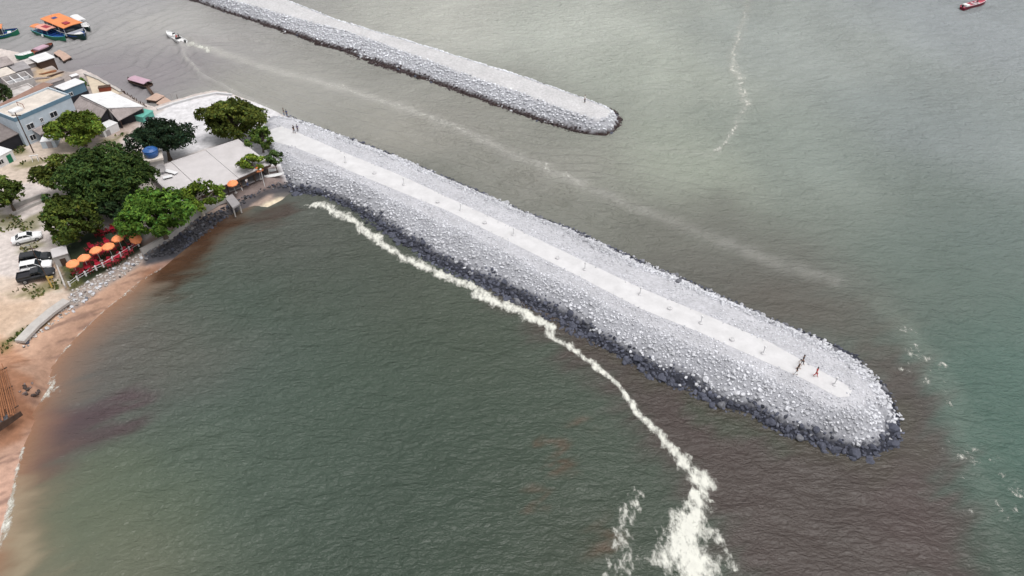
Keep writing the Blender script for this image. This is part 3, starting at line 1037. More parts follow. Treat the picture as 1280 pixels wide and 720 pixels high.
for s, lo_, hi_, ra, rb, thr in ((.40, .015, .60, .08, .22, .22), (.50, .24, 1.06, .20, .40, .03), (1.0, .40, 1.06, .34, .60, .40), (2.4, .62, 1.05, .55, .85, .55)):
    x, y = jitter_grid(jet, s)
    z, dw, dp, tt, chan = jet_profile(x, y)
    z = np.where(inpoly(x, y, path), ZP + .06, z)
    tlo = np.where(chan, max(lo_, .03) if s < .5 else .46, lo_)
    m = ((tt > tlo) | inpoly(x, y, path)) & (tt < hi_) & (dw > np.where(chan, -.2, -.8)) & ((dp > .05) | ((s < .5) & (sdist(x, y, path) < .5 * rng.random(len(x)) ** 3))) & (rng.random(len(x)) > thr) & ~inpoly(x, y, P2([(250, 100), (345, 100), (350, 160), (342, 215), (250, 260)]))
    if s < .5:
        m &= fbm(x * .4, y * .4, 2, 18) > .36
    x, y, z, tt, chan = x[m], y[m], z[m], tt[m], chan[m]
    n = len(x)
    r = rng.uniform(ra, rb, n) * (1 if s < .5 else np.where(chan, .85, .8 + .35 * sstep(.5, 1, tt)))
    c = rock_colours(n, z, np.where(chan, .12, .95), DRY, WET, x, y, 1.5) * np.interp(r, [.2, .45, .8], [1.0, .92, .66])[:, None]
    rp.append(np.column_stack([x, y, z + r * .15]))
    rr_.append(r)
    rc.append(c)
rp, rr_, rc = np.concatenate(rp), np.concatenate(rr_), np.concatenate(rc)
dist = np.linalg.norm(rp - np.array([0, 0, CAMZ]), axis=1)
vis = rr_ / dist
order = np.argsort(-vis)
big, rest = order[:97], order[97:]
o = rock_mesh('rubble', rp[rest] - bo, rr_[rest], rc[rest], bw)
o['kind'] = 'stuff'
boulder_meshes = {}


def boulder_mesh(k, tone):
    key = (k, tone)
    if key not in boulder_meshes:
        V, F = TPL2[k]
        cset = [WET, col(132, 133, 140, .66), DRY, col(92, 80, 76, .66)][tone]
        cc = np.array(cset)[None] * (0.9 + .2 * rng.random((len(V), 1)))
        o = np_mesh('boulder', V, F, M_rock, colattr=cc)
        me = o.data
        bpy.data.objects.remove(o)
        boulder_meshes[key] = me
    return boulder_meshes[key]


def boulder(pos, r, tone, parent=None):
    o = bpy.data.objects.new('boulder', boulder_mesh(random.randrange(8), tone))
    C.objects.link(o)
    o.location = pos
    o.scale = (r, r, r)
    o.rotation_euler = (random.uniform(-.4, .4), random.uniform(-.4, .4), random.uniform(0, 6.28))
    if parent:
        o.parent = parent
    return o


for i in big:
    lum = rc[i].mean()
    boulder(rp[i] - bo, rr_[i], 0 if lum < .13 else (1 if lum < .42 else 2), bw)
for px, py, r, tone, lb in ((903, 505, .85, 1, 'pale rounded boulder standing out of the water under the breakwater'), (1001, 548, .7, 1, 'pale boulder among dark stones below the breakwater tip'),
                            (646, 378, .85, 1, 'grey boulder beside the cream foam line at the breakwater foot')):
    tag(boulder(at(px, py, .25), r, tone), lb, 'boulder')

# ---- far breakwater
fw = thing('breakwater', 'shorter rubble breakwater with a bare gravel top, across the channel', 'breakwater', at(560, 100, 0))
fo = np.array(fw.location)
x, y, F = grid(np.arange(far[:, 0].min() - 3, far[:, 0].max() + 3, .6), np.arange(far[:, 1].min() - 3, far[:, 1].max() + 3, .6))
z, dw, dp, tt = far_profile(x, y)
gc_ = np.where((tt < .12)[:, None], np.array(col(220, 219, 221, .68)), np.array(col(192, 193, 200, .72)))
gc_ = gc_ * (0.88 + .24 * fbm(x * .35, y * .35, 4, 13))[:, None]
gc_ = blend(gc_, sstep(.7, .3, z), col(70, 58, 56, .6))
keep = (dw[F].max(1) > -2.2)
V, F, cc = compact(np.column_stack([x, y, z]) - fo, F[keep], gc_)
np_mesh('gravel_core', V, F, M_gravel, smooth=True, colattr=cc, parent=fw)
x, y = jitter_grid(far, .54)
z, dw, dp, tt = far_profile(x, y)
m = (tt > .10) & (dw > -.5) & (rng.random(len(x)) > .04)
x, y, z = x[m], y[m], z[m]
n = len(x)
r = rng.uniform(.20, .48, n)
fp = np.column_stack([x, y, z + r * .15])
fcx = rock_colours(n, z, .55, col(224, 226, 232, .80), col(84, 74, 76, .62), x, y)
order = np.argsort(-r)
o = rock_mesh('rubble', fp[order[60:]] - fo, r[order[60:]], fcx[order[60:]], fw)
o['kind'] = 'stuff'
for i in order[:60]:
    boulder(fp[i] - fo, r[i], 0 if fcx[i].mean() < .12 else 1 if fcx[i].mean() < .3 else 2, fw)

# ---- rock walls along the shore
def revetment(name, label, poly, zf, s, ra, rb, dry, wet, wetline, nbig=30):
    P = P2(poly, zf)
    x, y = jitter_grid(P, s)
    m = inpoly(x, y, P) & (rng.random(len(x)) > .12)
    x, y = x[m], y[m]
    z = land_height(x, y)[0]
    r = rng.uniform(ra, rb, len(x))
    c = rock_colours(len(x), z, wetline, dry, wet, x, y, .5)
    root = thing(name, label, 'rock wall', (float(x.mean()), float(y.mean()), 0))
    pos = np.column_stack([x, y, z + r * .25]) - np.array(root.location)
    order = np.argsort(-r)
    nbig = min(nbig, len(r) // 2)
    o = rock_mesh('rubble', pos[order[nbig:]], r[order[nbig:]], c[order[nbig:]], root)
    o['kind'] = 'stuff'
    for i in order[:nbig]:
        boulder(pos[i], r[i], 3 if name == 'rock_pile' else 0 if c[i].mean() < .12 else 1 if c[i].mean() < .3 else 2, root)


revetment('rock_revetment', 'dark rock wall curving along the shore in front of the restaurant', [(360, 226), (330, 236), (300, 247), (280, 258), (245, 276), (215, 298), (180, 318), (182, 326), (220, 312), (258, 286), (290, 263), (312, 246), (340, 236), (364, 231)],
          .9, .40, .2, .42, col(158, 156, 158, .6), col(92, 92, 98, .6), 1.2)
revetment('rock_revetment', 'light grey rubble bank below the terrace with the orange parasols', [(86, 362), (120, 342), (150, 326), (176, 312), (182, 318), (150, 340), (118, 360), (92, 382), (66, 399), (44, 416), (28, 433), (24, 427), (44, 409), (68, 391), (80, 376)],
          1.6, .45, .16, .36, col(208, 202, 198, .70), col(120, 112, 108, .6), .5)
rvx = [(28, 492), (36, 487), (50, 484), (54, 494), (40, 500), (30, 500)]
revetment('rock_pile', 'small pile of dark stones at the edge of the red sand', rvx, .6, .5, .2, .4, col(160, 140, 135, .6), col(80, 70, 70, .6), .9, 8)

# ================================================================== trees
def tree(label, px, py, zc, rx, ry, rz_, hue=(.05, .085, .022), lobes=14, leaf=.42, dens=1.0, bark=None, group=None, spiky=0.0, name='tree', cat='tree', gap=.33):
    """zc: height of the crown centre above the yard"""
    c = at(px, py, ZL + zc)
    base = Vector((c.x, c.y, ZL - .05))
    root = thing(name, label, cat, base, 0, group)
    H = zc
    # crown lobes
    L = []
    lobes = int(lobes * 1.9)
    leaf *= .78
    hue = tuple(h_ * k_ for h_, k_ in zip(hue, (.86, .88, 1.0)))
    for i in range(lobes):
        u = random.uniform(-1, 1)
        a = i * 2.399 + random.uniform(-.4, .4)
        rr = math.sqrt(max(0, 1 - u * u * .8)) * random.uniform(.36, .94)
        cen = Vector((rx * rr * math.cos(a), ry * rr * math.sin(a), H + rz_ * .55 * u))
        s = random.uniform(.18, .42)
        L.append((cen, Vector((rx * s, ry * s, rz_ * s * .95)), random.uniform(.55, 1.6)))
    # trunk and limbs
    mb = MB()
    tr = max(.12, .035 * (rx + ry))
    p, k = Vector((0, 0, 0)), 5
    bend = Vector((random.uniform(-.4, .4), random.uniform(-.4, .4), 0))
    top = None
    for i in range(k):
        q = Vector((bend.x * ((i + 1) / k) ** 2, bend.y * ((i + 1) / k) ** 2, H * .75 * (i + 1) / k))
        mb.tube(p, q, tr * (1 - .12 * i) * (1.35 if i == 0 else 1), tr * (1 - .12 * (i + 1)), 8)
        p = q
        if i == 2:
            fork = q.copy()
    for cen, rad, _ in L:
        st_ = fork if random.random() < .5 else p
        mid = st_.lerp(cen, .5) + Vector((0, 0, random.uniform(-.1, .3)))
        mb.tube(st_, mid, tr * .42, tr * .3, 6)
        mb.tube(mid, cen + Vector((0, 0, rad.z * .3)), tr * .3, tr * .1, 5)
    mb.build('trunk', bark or M_bark, root)
    # foliage: leaf sprays spread through the lobes
    Vs, Cs = [], []
    base_c = np.array(hue)
    for cen, rad, tone in L:
        n = int(dens * 50 * (rad.x * rad.y + rad.x * rad.z + rad.y * rad.z) / (leaf / .42) ** 2) + 12
        d = rng.normal(size=(n, 3))
        d /= np.linalg.norm(d, axis=1)[:, None]
        d[:, 2] = np.where((d[:, 2] < -.25) & (rng.random(n) < .6), -d[:, 2], d[:, 2])
        f = rng.uniform(.45, 1.08, n) ** .6
        knob = fbm(d[:, 0] * 2.2 + tone * 9 + 10, d[:, 1] * 2.2 + d[:, 2] * 1.7 + 20, 2, 5)
        f *= .80 + .45 * knob
        pos = np.array(cen) + d * f[:, None] * np.array(rad)
        nrm = d * .7 + rng.normal(size=(n, 3)) * .55 + np.array([0, 0, .45])
        nrm /= np.linalg.norm(nrm, axis=1)[:, None]
        tz = np.cross(nrm, rng.normal(size=(n, 3)))
        tz /= np.linalg.norm(tz, axis=1)[:, None]
        bt = np.cross(nrm, tz)
        s = leaf * rng.uniform(.5, 1.25, n)[:, None]
        asp = (0.55 - .25 * spiky)
        q = np.stack([pos - tz * s, pos - bt * s * asp + nrm * s * .12, pos + tz * s - nrm * s * .15, pos + bt * s * asp + nrm * s * .12], 1)
        if gap > 0:
            kp = fbm(pos[:, 0] * .8 + 40, pos[:, 1] * .8 + pos[:, 2] * .6 + 40, 2, 8) > gap
            q, n, knob = q[kp], int(kp.sum()), knob[kp]
        cc = base_c[None] * tone * (0.55 + .9 * rng.random((n, 1)))
        cc = cc * (1 + np.array([.35, .12, -.1])[None] * rng.normal(0, .5, (n, 1)))
        Vs.append(q.reshape(-1, 3))
        Cs.append(np.repeat(np.clip(cc, .006, .5), 4, 0))
    V = np.concatenate(Vs)
    np_mesh('crown', V, np.arange(len(V)).reshape(-1, 4), M_leaf, colattr=np.concatenate(Cs), parent=root)
    return root


G1, G2, G3, G4 = (.095, .135, .018), (.058, .086, .018), (.034, .058, .018), (.150, .205, .026)
tree('round green tree in front of the pale blue house', 97, 158, 4.3, 5.2, 4.4, 3.4, G1, 16)
tree('dark spiky tree beside the blue water tank', 203, 171, 5.0, 6.0, 5.0, 3.4, (.022, .040, .018), 18, leaf=.5, spiky=.8)
tree('large dense olive green tree behind the restaurant roof', 291, 147, 5.2, 6.0, 5.4, 4.2, (.080, .098, .018), 20)
tree('smaller bright green tree growing against the large olive one', 325, 172, 3.2, 2.6, 2.6, 2.6, (.075, .115, .022), 9)
tree('small yellow green tree with the orange parasol under it', 313, 204, 3.6, 2.5, 2.2, 1.7, G4, 9, leaf=.34)
tree('small dark green tree at the corner of the rock slope', 343, 198, 3.0, 1.7, 1.7, 1.6, (.05, .08, .022), 7, leaf=.34, gap=.3)
tree('biggest dark tree at the centre of the grove', 126, 222, 6.3, 7.6, 6.6, 4.6, (.038, .064, .015), 34, leaf=.46, spiky=.3)
tree('olive tree on the left edge of the grove by the track', 78, 214, 4.6, 4.4, 4.2, 3.5, (.084, .105, .02), 14)
tree('dense green tree hanging over the parked white saloon', 86, 272, 4.6, 4.3, 4.6, 3.9, (.066, .090, .016), 16)
tree('low bush between the white saloon and the grove', 66, 252, 2.0, 2.0, 1.8, 1.6, (.052, .08, .022), 7, name='bush', cat='bush')
tree('wide bright green almond tree above the rock wall', 196, 266, 5.0, 5.4, 5.0, 3.3, (.066, .125, .018), 20, leaf=.5, spiky=.4)
tree('thin pale limbed tree in front of the restaurant roof', 246, 243, 4.2, 4.4, 3.4, 2.4, (.11, .16, .02), 13, leaf=.38, dens=.8, bark=M_palebark, gap=.36)
tree('leafy dark tree filling the gap under the grove', 152, 256, 3.4, 4.0, 3.2, 2.8, (.028, .050, .018), 14, leaf=.46)
tree('dark understorey tree added for shade in the grove above the white saloon', 112, 252, 3.2, 3.6, 3.2, 2.6, (.03, .05, .014), 12, leaf=.46)  # added; its dark leaves stand in for ground shade under the grove
tree('tree cut by the left edge beside the low trough walls', 6, 240, 3.8, 3.6, 3.2, 2.9, (.07, .098, .018), 12)
tree('small tree at the left edge among the cluttered roofs', 1, 116, 3.5, 2.2, 2.0, 2.2, (.045, .066, .022), 8)
tree('little green shrub on the corner of the small blue house', 105, 103, 2.0, 1.1, 1.1, 1.6, (.08, .14, .03), 5, leaf=.3, name='shrub', cat='shrub')
tree('dark shrub under the water tank tower', 176, 203, 1.6, 2.2, 1.6, 1.3, (.04, .06, .02), 7, name='shrub', cat='shrub')


# ================================================================== buildings
def frame_of(p0, p1, pb, zt):
    """local frame from two eaves corners of the front and one point of the back"""
    a, b_, c = at(*p0, zt), at(*p1, zt), at(*pb, zt)
    u = (b_ - a)
    u.z = 0
    W = u.length
    u.normalize()
    v = Vector((-u.y, u.x, 0))
    D = (c - a).dot(v)
    return a, math.atan2(u.y, u.x), W, abs(D), D


def house(name, label, p0, p1, pb, zt, wall, roof, cat='house', z0=1.7, parapet=0.0, over=0.25, pitch=0.0, windows=(), doors=(), band=None, roof_th=.14):
    a, rz, W, D, Ds = frame_of(p0, p1, pb, zt)
    H = zt - z0
    root = thing(name, label, cat, (a.x, a.y, z0), rz)
    t = .22
    mb = MB()
    mb.box(0, W, 0, t, 0, H)
    mb.box(0, W, D - t, D, 0, H)
    mb.box(0, t, t, D - t, 0, H)
    mb.box(W - t, W, t, D - t, 0, H)
    mb.build('wall', wall, root)
    mb = MB()
    if pitch == 0 and parapet > 0:
        mb.box(t + .003, W - t - .003, t + .003, D - t - .003, H - parapet - roof_th, H - parapet)
    elif pitch == 0:
        mb.box(-over, W + over, -over, D + over, H + .003, H + roof_th, bev=.03)
    else:                                        # ridge along the length, pitch>0 gable ; negative = monopitch
        if pitch > 0:
            e = over
            mb.slab([(-e, -e, H), (W + e, -e, H), (W + e, D / 2, H + pitch), (-e, D / 2, H + pitch)], roof_th)
            mb.slab([(-e, D / 2, H + pitch), (W + e, D / 2, H + pitch), (W + e, D + e, H), (-e, D + e, H)], roof_th)
            g = MB()
            for xx in (0, W - t):
                g.add([(xx, 0, H), (xx, D, H), (xx, D / 2, H + pitch - .15), (xx + t, 0, H), (xx + t, D, H), (xx + t, D / 2, H + pitch - .15)],
                      [(0, 1, 2), (5, 4, 3), (0, 3, 4, 1), (1, 4, 5, 2), (2, 5, 3, 0)])
            g.build('gable', wall, root)
        else:
            e = over
            mb.slab([(-e, -e, H + .05), (W + e, -e, H + .05), (W + e, D + e, H + .05 - pitch), (-e, D + e, H + .05 - pitch)], roof_th)
    mb.build('roof', roof, root)
    if band:
        m2 = MB()
        bm_, bh = band
        m2.box(-.04, W + .04, -.045, -.003, H - bh, H + .05)
        m2.box(-.045, -.003, 0, D, H - bh, H + .05)
        m2.build('fascia', bm_, root)
    for (xx, zz, ww, hh, side) in windows:
        f = MB()
        gl = MB()
        if side == 'f':
            f.box(xx, xx + ww, -.09, -.004, zz, zz + .08).box(xx, xx + ww, -.09, -.004, zz + hh - .08, zz + hh)
            f.box(xx, xx + .08, -.088, -.004, zz + .083, zz + hh - .083).box(xx + ww - .08, xx + ww, -.088, -.004, zz + .083, zz + hh - .083)
            f.box(xx + ww / 2 - .03, xx + ww / 2 + .03, -.086, -.004, zz + .083, zz + hh - .083)
            gl.box(xx + .081, xx + ww - .081, -.04, -.006, zz + .081, zz + hh - .081)
        else:
            f.box(-.09, -.004, xx, xx + ww, zz, zz + .08).box(-.09, -.004, xx, xx + ww, zz + hh - .08, zz + hh)
            gl.box(-.04, -.006, xx + .02, xx + ww - .02, zz + .081, zz + hh - .081)
        wo = f.build('window', M_white, root)
        gl.build('pane', M_glass, wo)
    for (xx, ww, hh, m) in doors:
        d = MB()
        d.box(xx, xx + ww, -.07, -.004, 0.02, hh)
        d.build('door', m, root)
    return root, W, D, H


# pale blue two-storey house
hb, W, D, H = house('house', 'pale blue two storey house with a cream flat roof and slate blue fascia', (17, 148), (87, 118), (66, 106), 8.0, M_wallblue, M_creamroof, parapet=.35, band=(M_bandblue, .75),
                    windows=[(1.5, 3.0, 1.5, 1.2, 'f'), (4.4, 3.4, .7, .9, 'f'), (6.6, 3.3, 1.6, 1.2, 'f'), (1.2, .8, 1.2, 1.2, 'f')])
mb = MB()
mb.slab([(2.2, -2.4, 2.4), (W + .5, -2.4, 2.4), (W + .5, -.05, 2.9), (2.2, -.05, 2.9)], .1)
mb.build('lean_to_roof', M_oldroof, hb)
for xx in (2.4, 6.0, W + .2):
    MB().tube((xx, -2.3, 0), (xx, -2.3, 2.32), .08).build('post', M_wood, hb)
p = Matrix.Rotation(hb.rotation_euler.z, 4, 'Z')
def on(root, x, y, z):
    return Vector(root.location) + Matrix.Rotation(root.rotation_euler.z, 3, 'Z') @ Vector((x, y, z))
sk = thing('skylight', 'white framed skylight box on the cream roof of the blue house', 'skylight', on(hb, W * .2, D * .45, H - .345), hb.rotation_euler.z)
MB().box(-1.1, 1.1, -.8, .8, 0, .45, bev=.04).build('curb', M_white, sk)
MB().box(-.95, .95, -.65, .65, .453, .5).build('pane', M_lamp, sk)
pr = thing('pipe_frame', 'rusty bent pipe frame beside the skylight on the cream roof', 'pipe frame', on(hb, W * .33, D * .55, H - .345), hb.rotation_euler.z)
MB().tube((0, -1, 0), (0, -1, .9), .05).tube((0, 1, 0), (0, 1, .9), .05).tube((0, -1.05, .9), (0, 1.05, .9), .05).build('frame', M_rust, pr)
house('annexe', 'long terracotta roofed annexe behind the pale blue house', (3, 138), (66, 106), (60, 101), 7.2, M_grey, M_terra, over=.1)
house('house', 'small blue house with a white roof and a dark open ground floor', (80, 113), (105, 103), (95, 98.5), 6.2, M_bandblue, M_whiteroof, over=.15,
      doors=[(.8, 4.0, 2.6, M_dark)], windows=[(.5, 2.85, 1.0, .8, 'f')])  # dark panel paints the shade of the open ground floor, no door leaf
# big white sheet roof with the grey gable wing
def roof_shed(name, label, cat, corners, z0, roofm, wallm, th=.12, inset=.5, opening=None):
    pts = [at(px, py, z) for px, py, z in corners]
    c = sum(pts, Vector()) / len(pts)
    root = thing(name, label, cat, (c.x, c.y, z0))
    mb = MB()
    q = [p - Vector(root.location) for p in pts]
    mb.slab(q, th)
    mb.build('roof', roofm, root)
    cen = sum(q, Vector()) / len(q)
    n = len(q)
    g = [Vector((cen.x + (p.x - cen.x) * (1 - inset / max(1, (p - cen).length)), cen.y + (p.y - cen.y) * (1 - inset / max(1, (p - cen).length)), p.z - th - .03)) for p in q]
    wb = MB()
    for i in range(n):
        if opening and i in opening:
            continue
        a, b_ = g[i], g[(i + 1) % n]
        wb.add([(a.x, a.y, 0), (b_.x, b_.y, 0), tuple(b_), tuple(a)], [(0, 1, 2, 3)])
    wo = wb.build('wall', wallm, root)
    so_ = wo.modifiers.new('thickness', 'SOLIDIFY')
    so_.thickness = .15
    if opening:
        pb = MB()
        for i in range(n):
            pb.tube((g[i].x, g[i].y, 0), tuple(g[i]), .09)
        pb.build('post', M_wood, root)
        MB().slab([(g_.x * .92 + cen.x * .08, g_.y * .92 + cen.y * .08, .05) for g_ in g], .1).build('floor', M_dark, root)
    return root


roof_shed('boat_shed', 'wide shed with a bright white sheet roof beside the channel', 'shed', [(101, 119, 6.0), (139, 114, 5.0), (180, 133, 4.6), (134, 135, 6.2)], 1.8, M_whiteroof, M_grey)
roof_shed('boat_shed', 'grey roofed wing of the shed with its dark gable facing the grove', 'shed', [(100, 120, 5.9), (133.5, 135.8, 6.1), (124, 150, 4.2), (88, 134, 4.4)], 1.8, M_oldroof, M_dark, inset=.3)
roof_shed('porch', 'brown grey triangular porch roof joined to the white sheet roof', 'porch', [(135, 136, 6.0), (180, 134, 4.5), (148, 151, 3.9)], 1.8, M_oldroof, M_dark, opening=[1])
house('shed', 'low white box shed below the dark gable', (128, 163), (147, 154), (142, 148), 3.6, M_white, M_whiteroof, 'shed', over=.05, doors=[(.5, .9, 1.5, M_grey)])
house('lean_to', 'small teal sheet lean to at the end of the white roof', (178, 147), (191, 139), (186, 133), 3.2, M_teal, M_teal, 'lean-to', over=.1, doors=[(.6, .9, 1.1, M_dark)])
# stepped grey slatted roofs and the white house cut by the left edge
house('shed', 'dark open shed under ribbed grey slats beside the blue house', (-2, 178), (30, 163), (18, 150), 4.6, M_dark, M_slats, 'shed', pitch=-.9, over=.2)
house('house', 'white house with a green floored porch at the left edge', (-18, 205), (15, 188), (8, 172), 4.0, M_white, M_whiteroof, over=.05, windows=[(2.2, .8, 1.0, 1.0, 'f')], doors=[(4.0, .9, 1.9, M_hullgreen)])
house('store', 'pale blue ground floor store under the blue lean to', (50, 178), (68, 176), (64, 165), 3.4, M_wallblue, M_white, 'store', over=.05, doors=[(1, .9, 1.6, M_grey)])
tag(MB().slab([at(60, 161, 3.9), at(68, 160, 3.9), at(70, 157, 3.9), at(63, 157.5, 3.9)], .12).build('tarpaulin', M_bluetarp), 'bright blue tarpaulin on the store roof beside the green tree', 'tarpaulin')
# roofs crowded by the channel
hc, W, D, H = house('house', 'unroofed white house with open rooms along the channel', (11, 106), (42, 97), (33, 88), 4.6, M_offwhite, M_grey, parapet=1.6)
for f_ in (.33, .66):
    MB().box(W * f_ - .1, W * f_ + .1, .25, D - .25, H - 1.55, H - .12).build('partition', M_white, hc)
MB().box(.25, W - .25, D * .5 - .1, D * .5 + .1, H - 1.55, H - .25).build('partition', M_white, hc)
house('house', 'plain white flat roofed house in front of the unroofed one', (18, 122), (48, 112), (44, 101), 4.4, M_offwhite, M_offwhite, parapet=.3, windows=[(1, .9, 1, 1, 'f'), (4, .9, 1, 1, 'f')])
house('house', 'grey concrete roofed house near the white boat hull', (20, 90), (38, 85), (33, 76), 4.0, M_grey, M_grey, over=.15)
house('house', 'pinkish flat roof house at the left edge by the channel', (-22, 104), (19, 91), (10, 84), 4.4, M_grey, M_creamroof, over=.15, windows=[(2, .9, 1, 1, 'f')])
house('house', 'grey ribbed roof house at the left edge behind the pinkish one', (-20, 90), (16, 79), (8, 70), 4.6, M_grey, M_oldroof, pitch=.9, over=.2)
house('jetty_house', 'white roofed landing shelter beside the mooring pontoon', (48, 78), (67, 72), (58, 66), 3.6, M_wood, M_whiteroof, 'shelter', over=.3, z0=.4)
house('jetty_house', 'low white roofed shelter next to the white boat hull', (31, 82), (47, 77.5), (42, 72), 3.0, M_grey, M_offwhite, 'shelter', over=.15, z0=.6)
house('shed', 'long weathered roof strip between the white houses and the annexe', (48, 110), (80, 99), (76, 96.5), 3.8, M_grey, M_oldroof, 'shed', over=.1)
house('shed', 'tiny white roofed shed by the green shrub on the quay', (90, 96.5), (98, 94), (96, 92), 3.2, M_grey, M_white, 'shed', over=.1)
for px, py, rz, m_, lb in ((60, 91, .6, M_timber, 'heap of brown planks on the sandy yard by the channel'), (52, 98, .2, M_oldroof, 'heap of grey roofing sheets beside the unroofed house'),
                           (70, 93, .9, M_wood, 'heap of dark planks at the channel edge of the yard'), (14, 128, .5, M_rust, 'heap of rusty sheets behind the long annexe')):
    hp = thing('plank_pile' if m_ != M_oldroof else 'sheet_pile', lb, 'pile', at(px, py, ZL), rz)
    zz_ = 0
    for k in range(5):
        pl_ = MB().box(-1.6, 1.6, -.12, .12, 0, .1).build('plank', m_, hp)
        pl_.location = (random.uniform(-.3, .3), (k % 3 - 1) * .32, .10 * (k // 3) + .01)
        pl_.rotation_euler = (0, 0, random.uniform(-.2, .2))
# quay wedge
qp = [at(107, 92.5, 2.3), at(126, 100, 2.3), at(152, 115, 2.3), at(141, 121, 2.3), at(116, 118, 2.3)]
qz = thing('quay', 'beige concrete quay wedge between the blue house and the channel', 'quay', (qp[0].x, qp[0].y, 0))
MB().slab([p - Vector(qz.location) for p in qp], 2.8).build('slab', M_beige, qz)
e = MB()
for i in range(2):
    a, b_ = qp[i] - Vector(qz.location), qp[i + 1] - Vector(qz.location)
    n_ = Vector((-(b_ - a).y, (b_ - a).x, 0)).normalized() * -.45
    e.add([a, b_, b_ + n_, a + n_, a + Vector((0, 0, .35)), b_ + Vector((0, 0, .35)), b_ + n_ + Vector((0, 0, .35)), a + n_ + Vector((0, 0, .35))],
          [(4, 5, 6, 7), (0, 1, 5, 4), (1, 2, 6, 5), (2, 3, 7, 6), (3, 0, 4, 7)])
e.build('kerb', M_conc, qz)
bn = thing('skip', 'small dark bin on the beige quay', 'bin', at(132, 113, 2.3), .3)
MB().box(-1.2, 1.2, -.6, .6, 0, .9, bev=.06).build('tub', M_rust, bn)
MB().box(-1.25, 1.25, -.65, .65, .903, 1.0, bev=.03).build('lid', M_wood, bn)
# stake fence along the channel bank
fa_, fb_ = at(152, 116, 1.6), at(184, 136, 1.6)
fz = thing('stake_fence', 'uneven wooden stake fence on the channel bank behind the white roof', 'fence', (fa_.x, fa_.y, 0))
for i in range(26):
    p = fa_.lerp(fb_, i / 25) - Vector(fz.location)
    h = random.uniform(1.9, 2.9)
    MB().tube((p.x, p.y, .2), (p.x + random.uniform(-.1, .1), p.y, h), .11, .08, 6).build('stake', M_wood, fz)
rl = MB()
p, q = fa_ - Vector(fz.location), fb_ - Vector(fz.location)
rl.tube((p.x, p.y - .12, 1.9), (q.x, q.y - .12, 1.9), .05, n=6)
rl.build('rail', M_wood, fz)

# restaurant
rc_ = [at(182, 212, 4.2), at(298, 174, 4.8), at(338, 205, 4.5), at(226, 256, 3.9)]
rcen = sum(rc_, Vector()) / 4
rs = thing('restaurant', 'restaurant under one broad light grey sheet roof beside the grove', 'restaurant', (rcen.x, rcen.y, ZL))
q = [p - Vector(rs.location) for p in rc_]
nseg = 9
rb_ = MB()
# three roof sheets with a low step between them
for (a0, a1, dz) in ((0, .26, -.10), (.262, .63, 0), (.632, 1, .06)):
    c4 = [q[0].lerp(q[1], a0), q[0].lerp(q[1], a1), q[3].lerp(q[2], a1), q[3].lerp(q[2], a0)]
    rb_.slab([p + Vector((0, 0, dz)) for p in c4], .10)
rb_.build('roof', M_greyroof, rs)
g = [p * .93 for p in q]
wb = MB()
for i in (0, 1, 3):
    a, b_ = g[i], g[(i + 1) % 4]
    wb.add([(a.x, a.y, 0), (b_.x, b_.y, 0), (b_.x, b_.y, b_.z - .3), (a.x, a.y, a.z - .3)], [(0, 1, 2, 3)])
wo = wb.build('wall', M_conc, rs)
wo.modifiers.new('thickness', 'SOLIDIFY').thickness = .2
fc_ = MB()
for i in (1, 2):
    a, b_ = q[i], q[(i + 1) % 4]
    fc_.add([a + Vector((0, 0, -.11)), b_ + Vector((0, 0, -.11)), b_ + Vector((0, 0, -.5)), a + Vector((0, 0, -.5))], [(0, 1, 2, 3)])
fo_ = fc_.build('fascia', M_wood, rs)
fo_.modifiers.new('thickness', 'SOLIDIFY').thickness = .06
MB().slab([(p.x * .9, p.y * .9, .06) for p in q], .1).build('floor', M_grey, rs)
for k in range(7):
    p = g[2].lerp(g[3], k / 6)
    MB().tube((p.x, p.y, 0), (p.x, p.y, p.z - .25), .08).build('post', M_wood, rs)
# tank on its tower
tp = at(193, 203, 5.0)
tw = thing('tank_tower', 'pinkish square tower holding up the blue water tank', 'tower', (tp.x, tp.y, ZL), .45)
MB().box(-1.5, 1.5, -1.3, 1.3, 0, 3.9).build('wall', M_conc, tw)
MB().box(-1.75, 1.75, -1.55, 1.55, 3.903, 4.35, bev=.04).build('ledge', M_creamroof, tw)
tk = thing('water_tank', 'round blue plastic water tank on the square tower', 'water tank', (tp.x, tp.y, ZL + 4.352))
MB().lathe([(1.0, 0), (1.25, .5), (1.3, .9), (1.22, 1.25)], 20).build('tub', M_tank, tk, smooth=False)
MB().lathe([(1.28, 1.253), (1.28, 1.33), (.85, 1.6), (.35, 1.68), (.35, 1.76)], 20).build('lid', M_tank, tk)
def roof_pt(px, py, dz=0):
    p = at(px, py, 4.7)
    return Vector((p.x, p.y, 4.72 + dz))
def roof_z(x, y):
    # height of the restaurant roof plane under a point
    A, B_, C_ = rc_[0], rc_[1], rc_[3]
    n = (B_ - A).cross(C_ - A)
    return A.z - (n.x * (x - A.x) + n.y * (y - A.y)) / n.z
p = at(202, 213, 4.7)
ds = thing('satellite_dish', 'grey satellite dish on the restaurant roof', 'satellite dish', (p.x, p.y, roof_z(p.x, p.y) + .08), .5)
MB().tube((0, 0, -.25), (0, 0, .9), .05).build('mast', M_metal, ds)
dsh_ = MB().lathe([(.05, 0), (.45, .06), (.75, .2), (.78, .24), (.72, .24), (.42, .12), (.04, .06)], 16).build('reflector', M_grey, ds)
dsh_.location = (0, 0, .85)
dsh_.rotation_euler = (R(55), 0, 0)
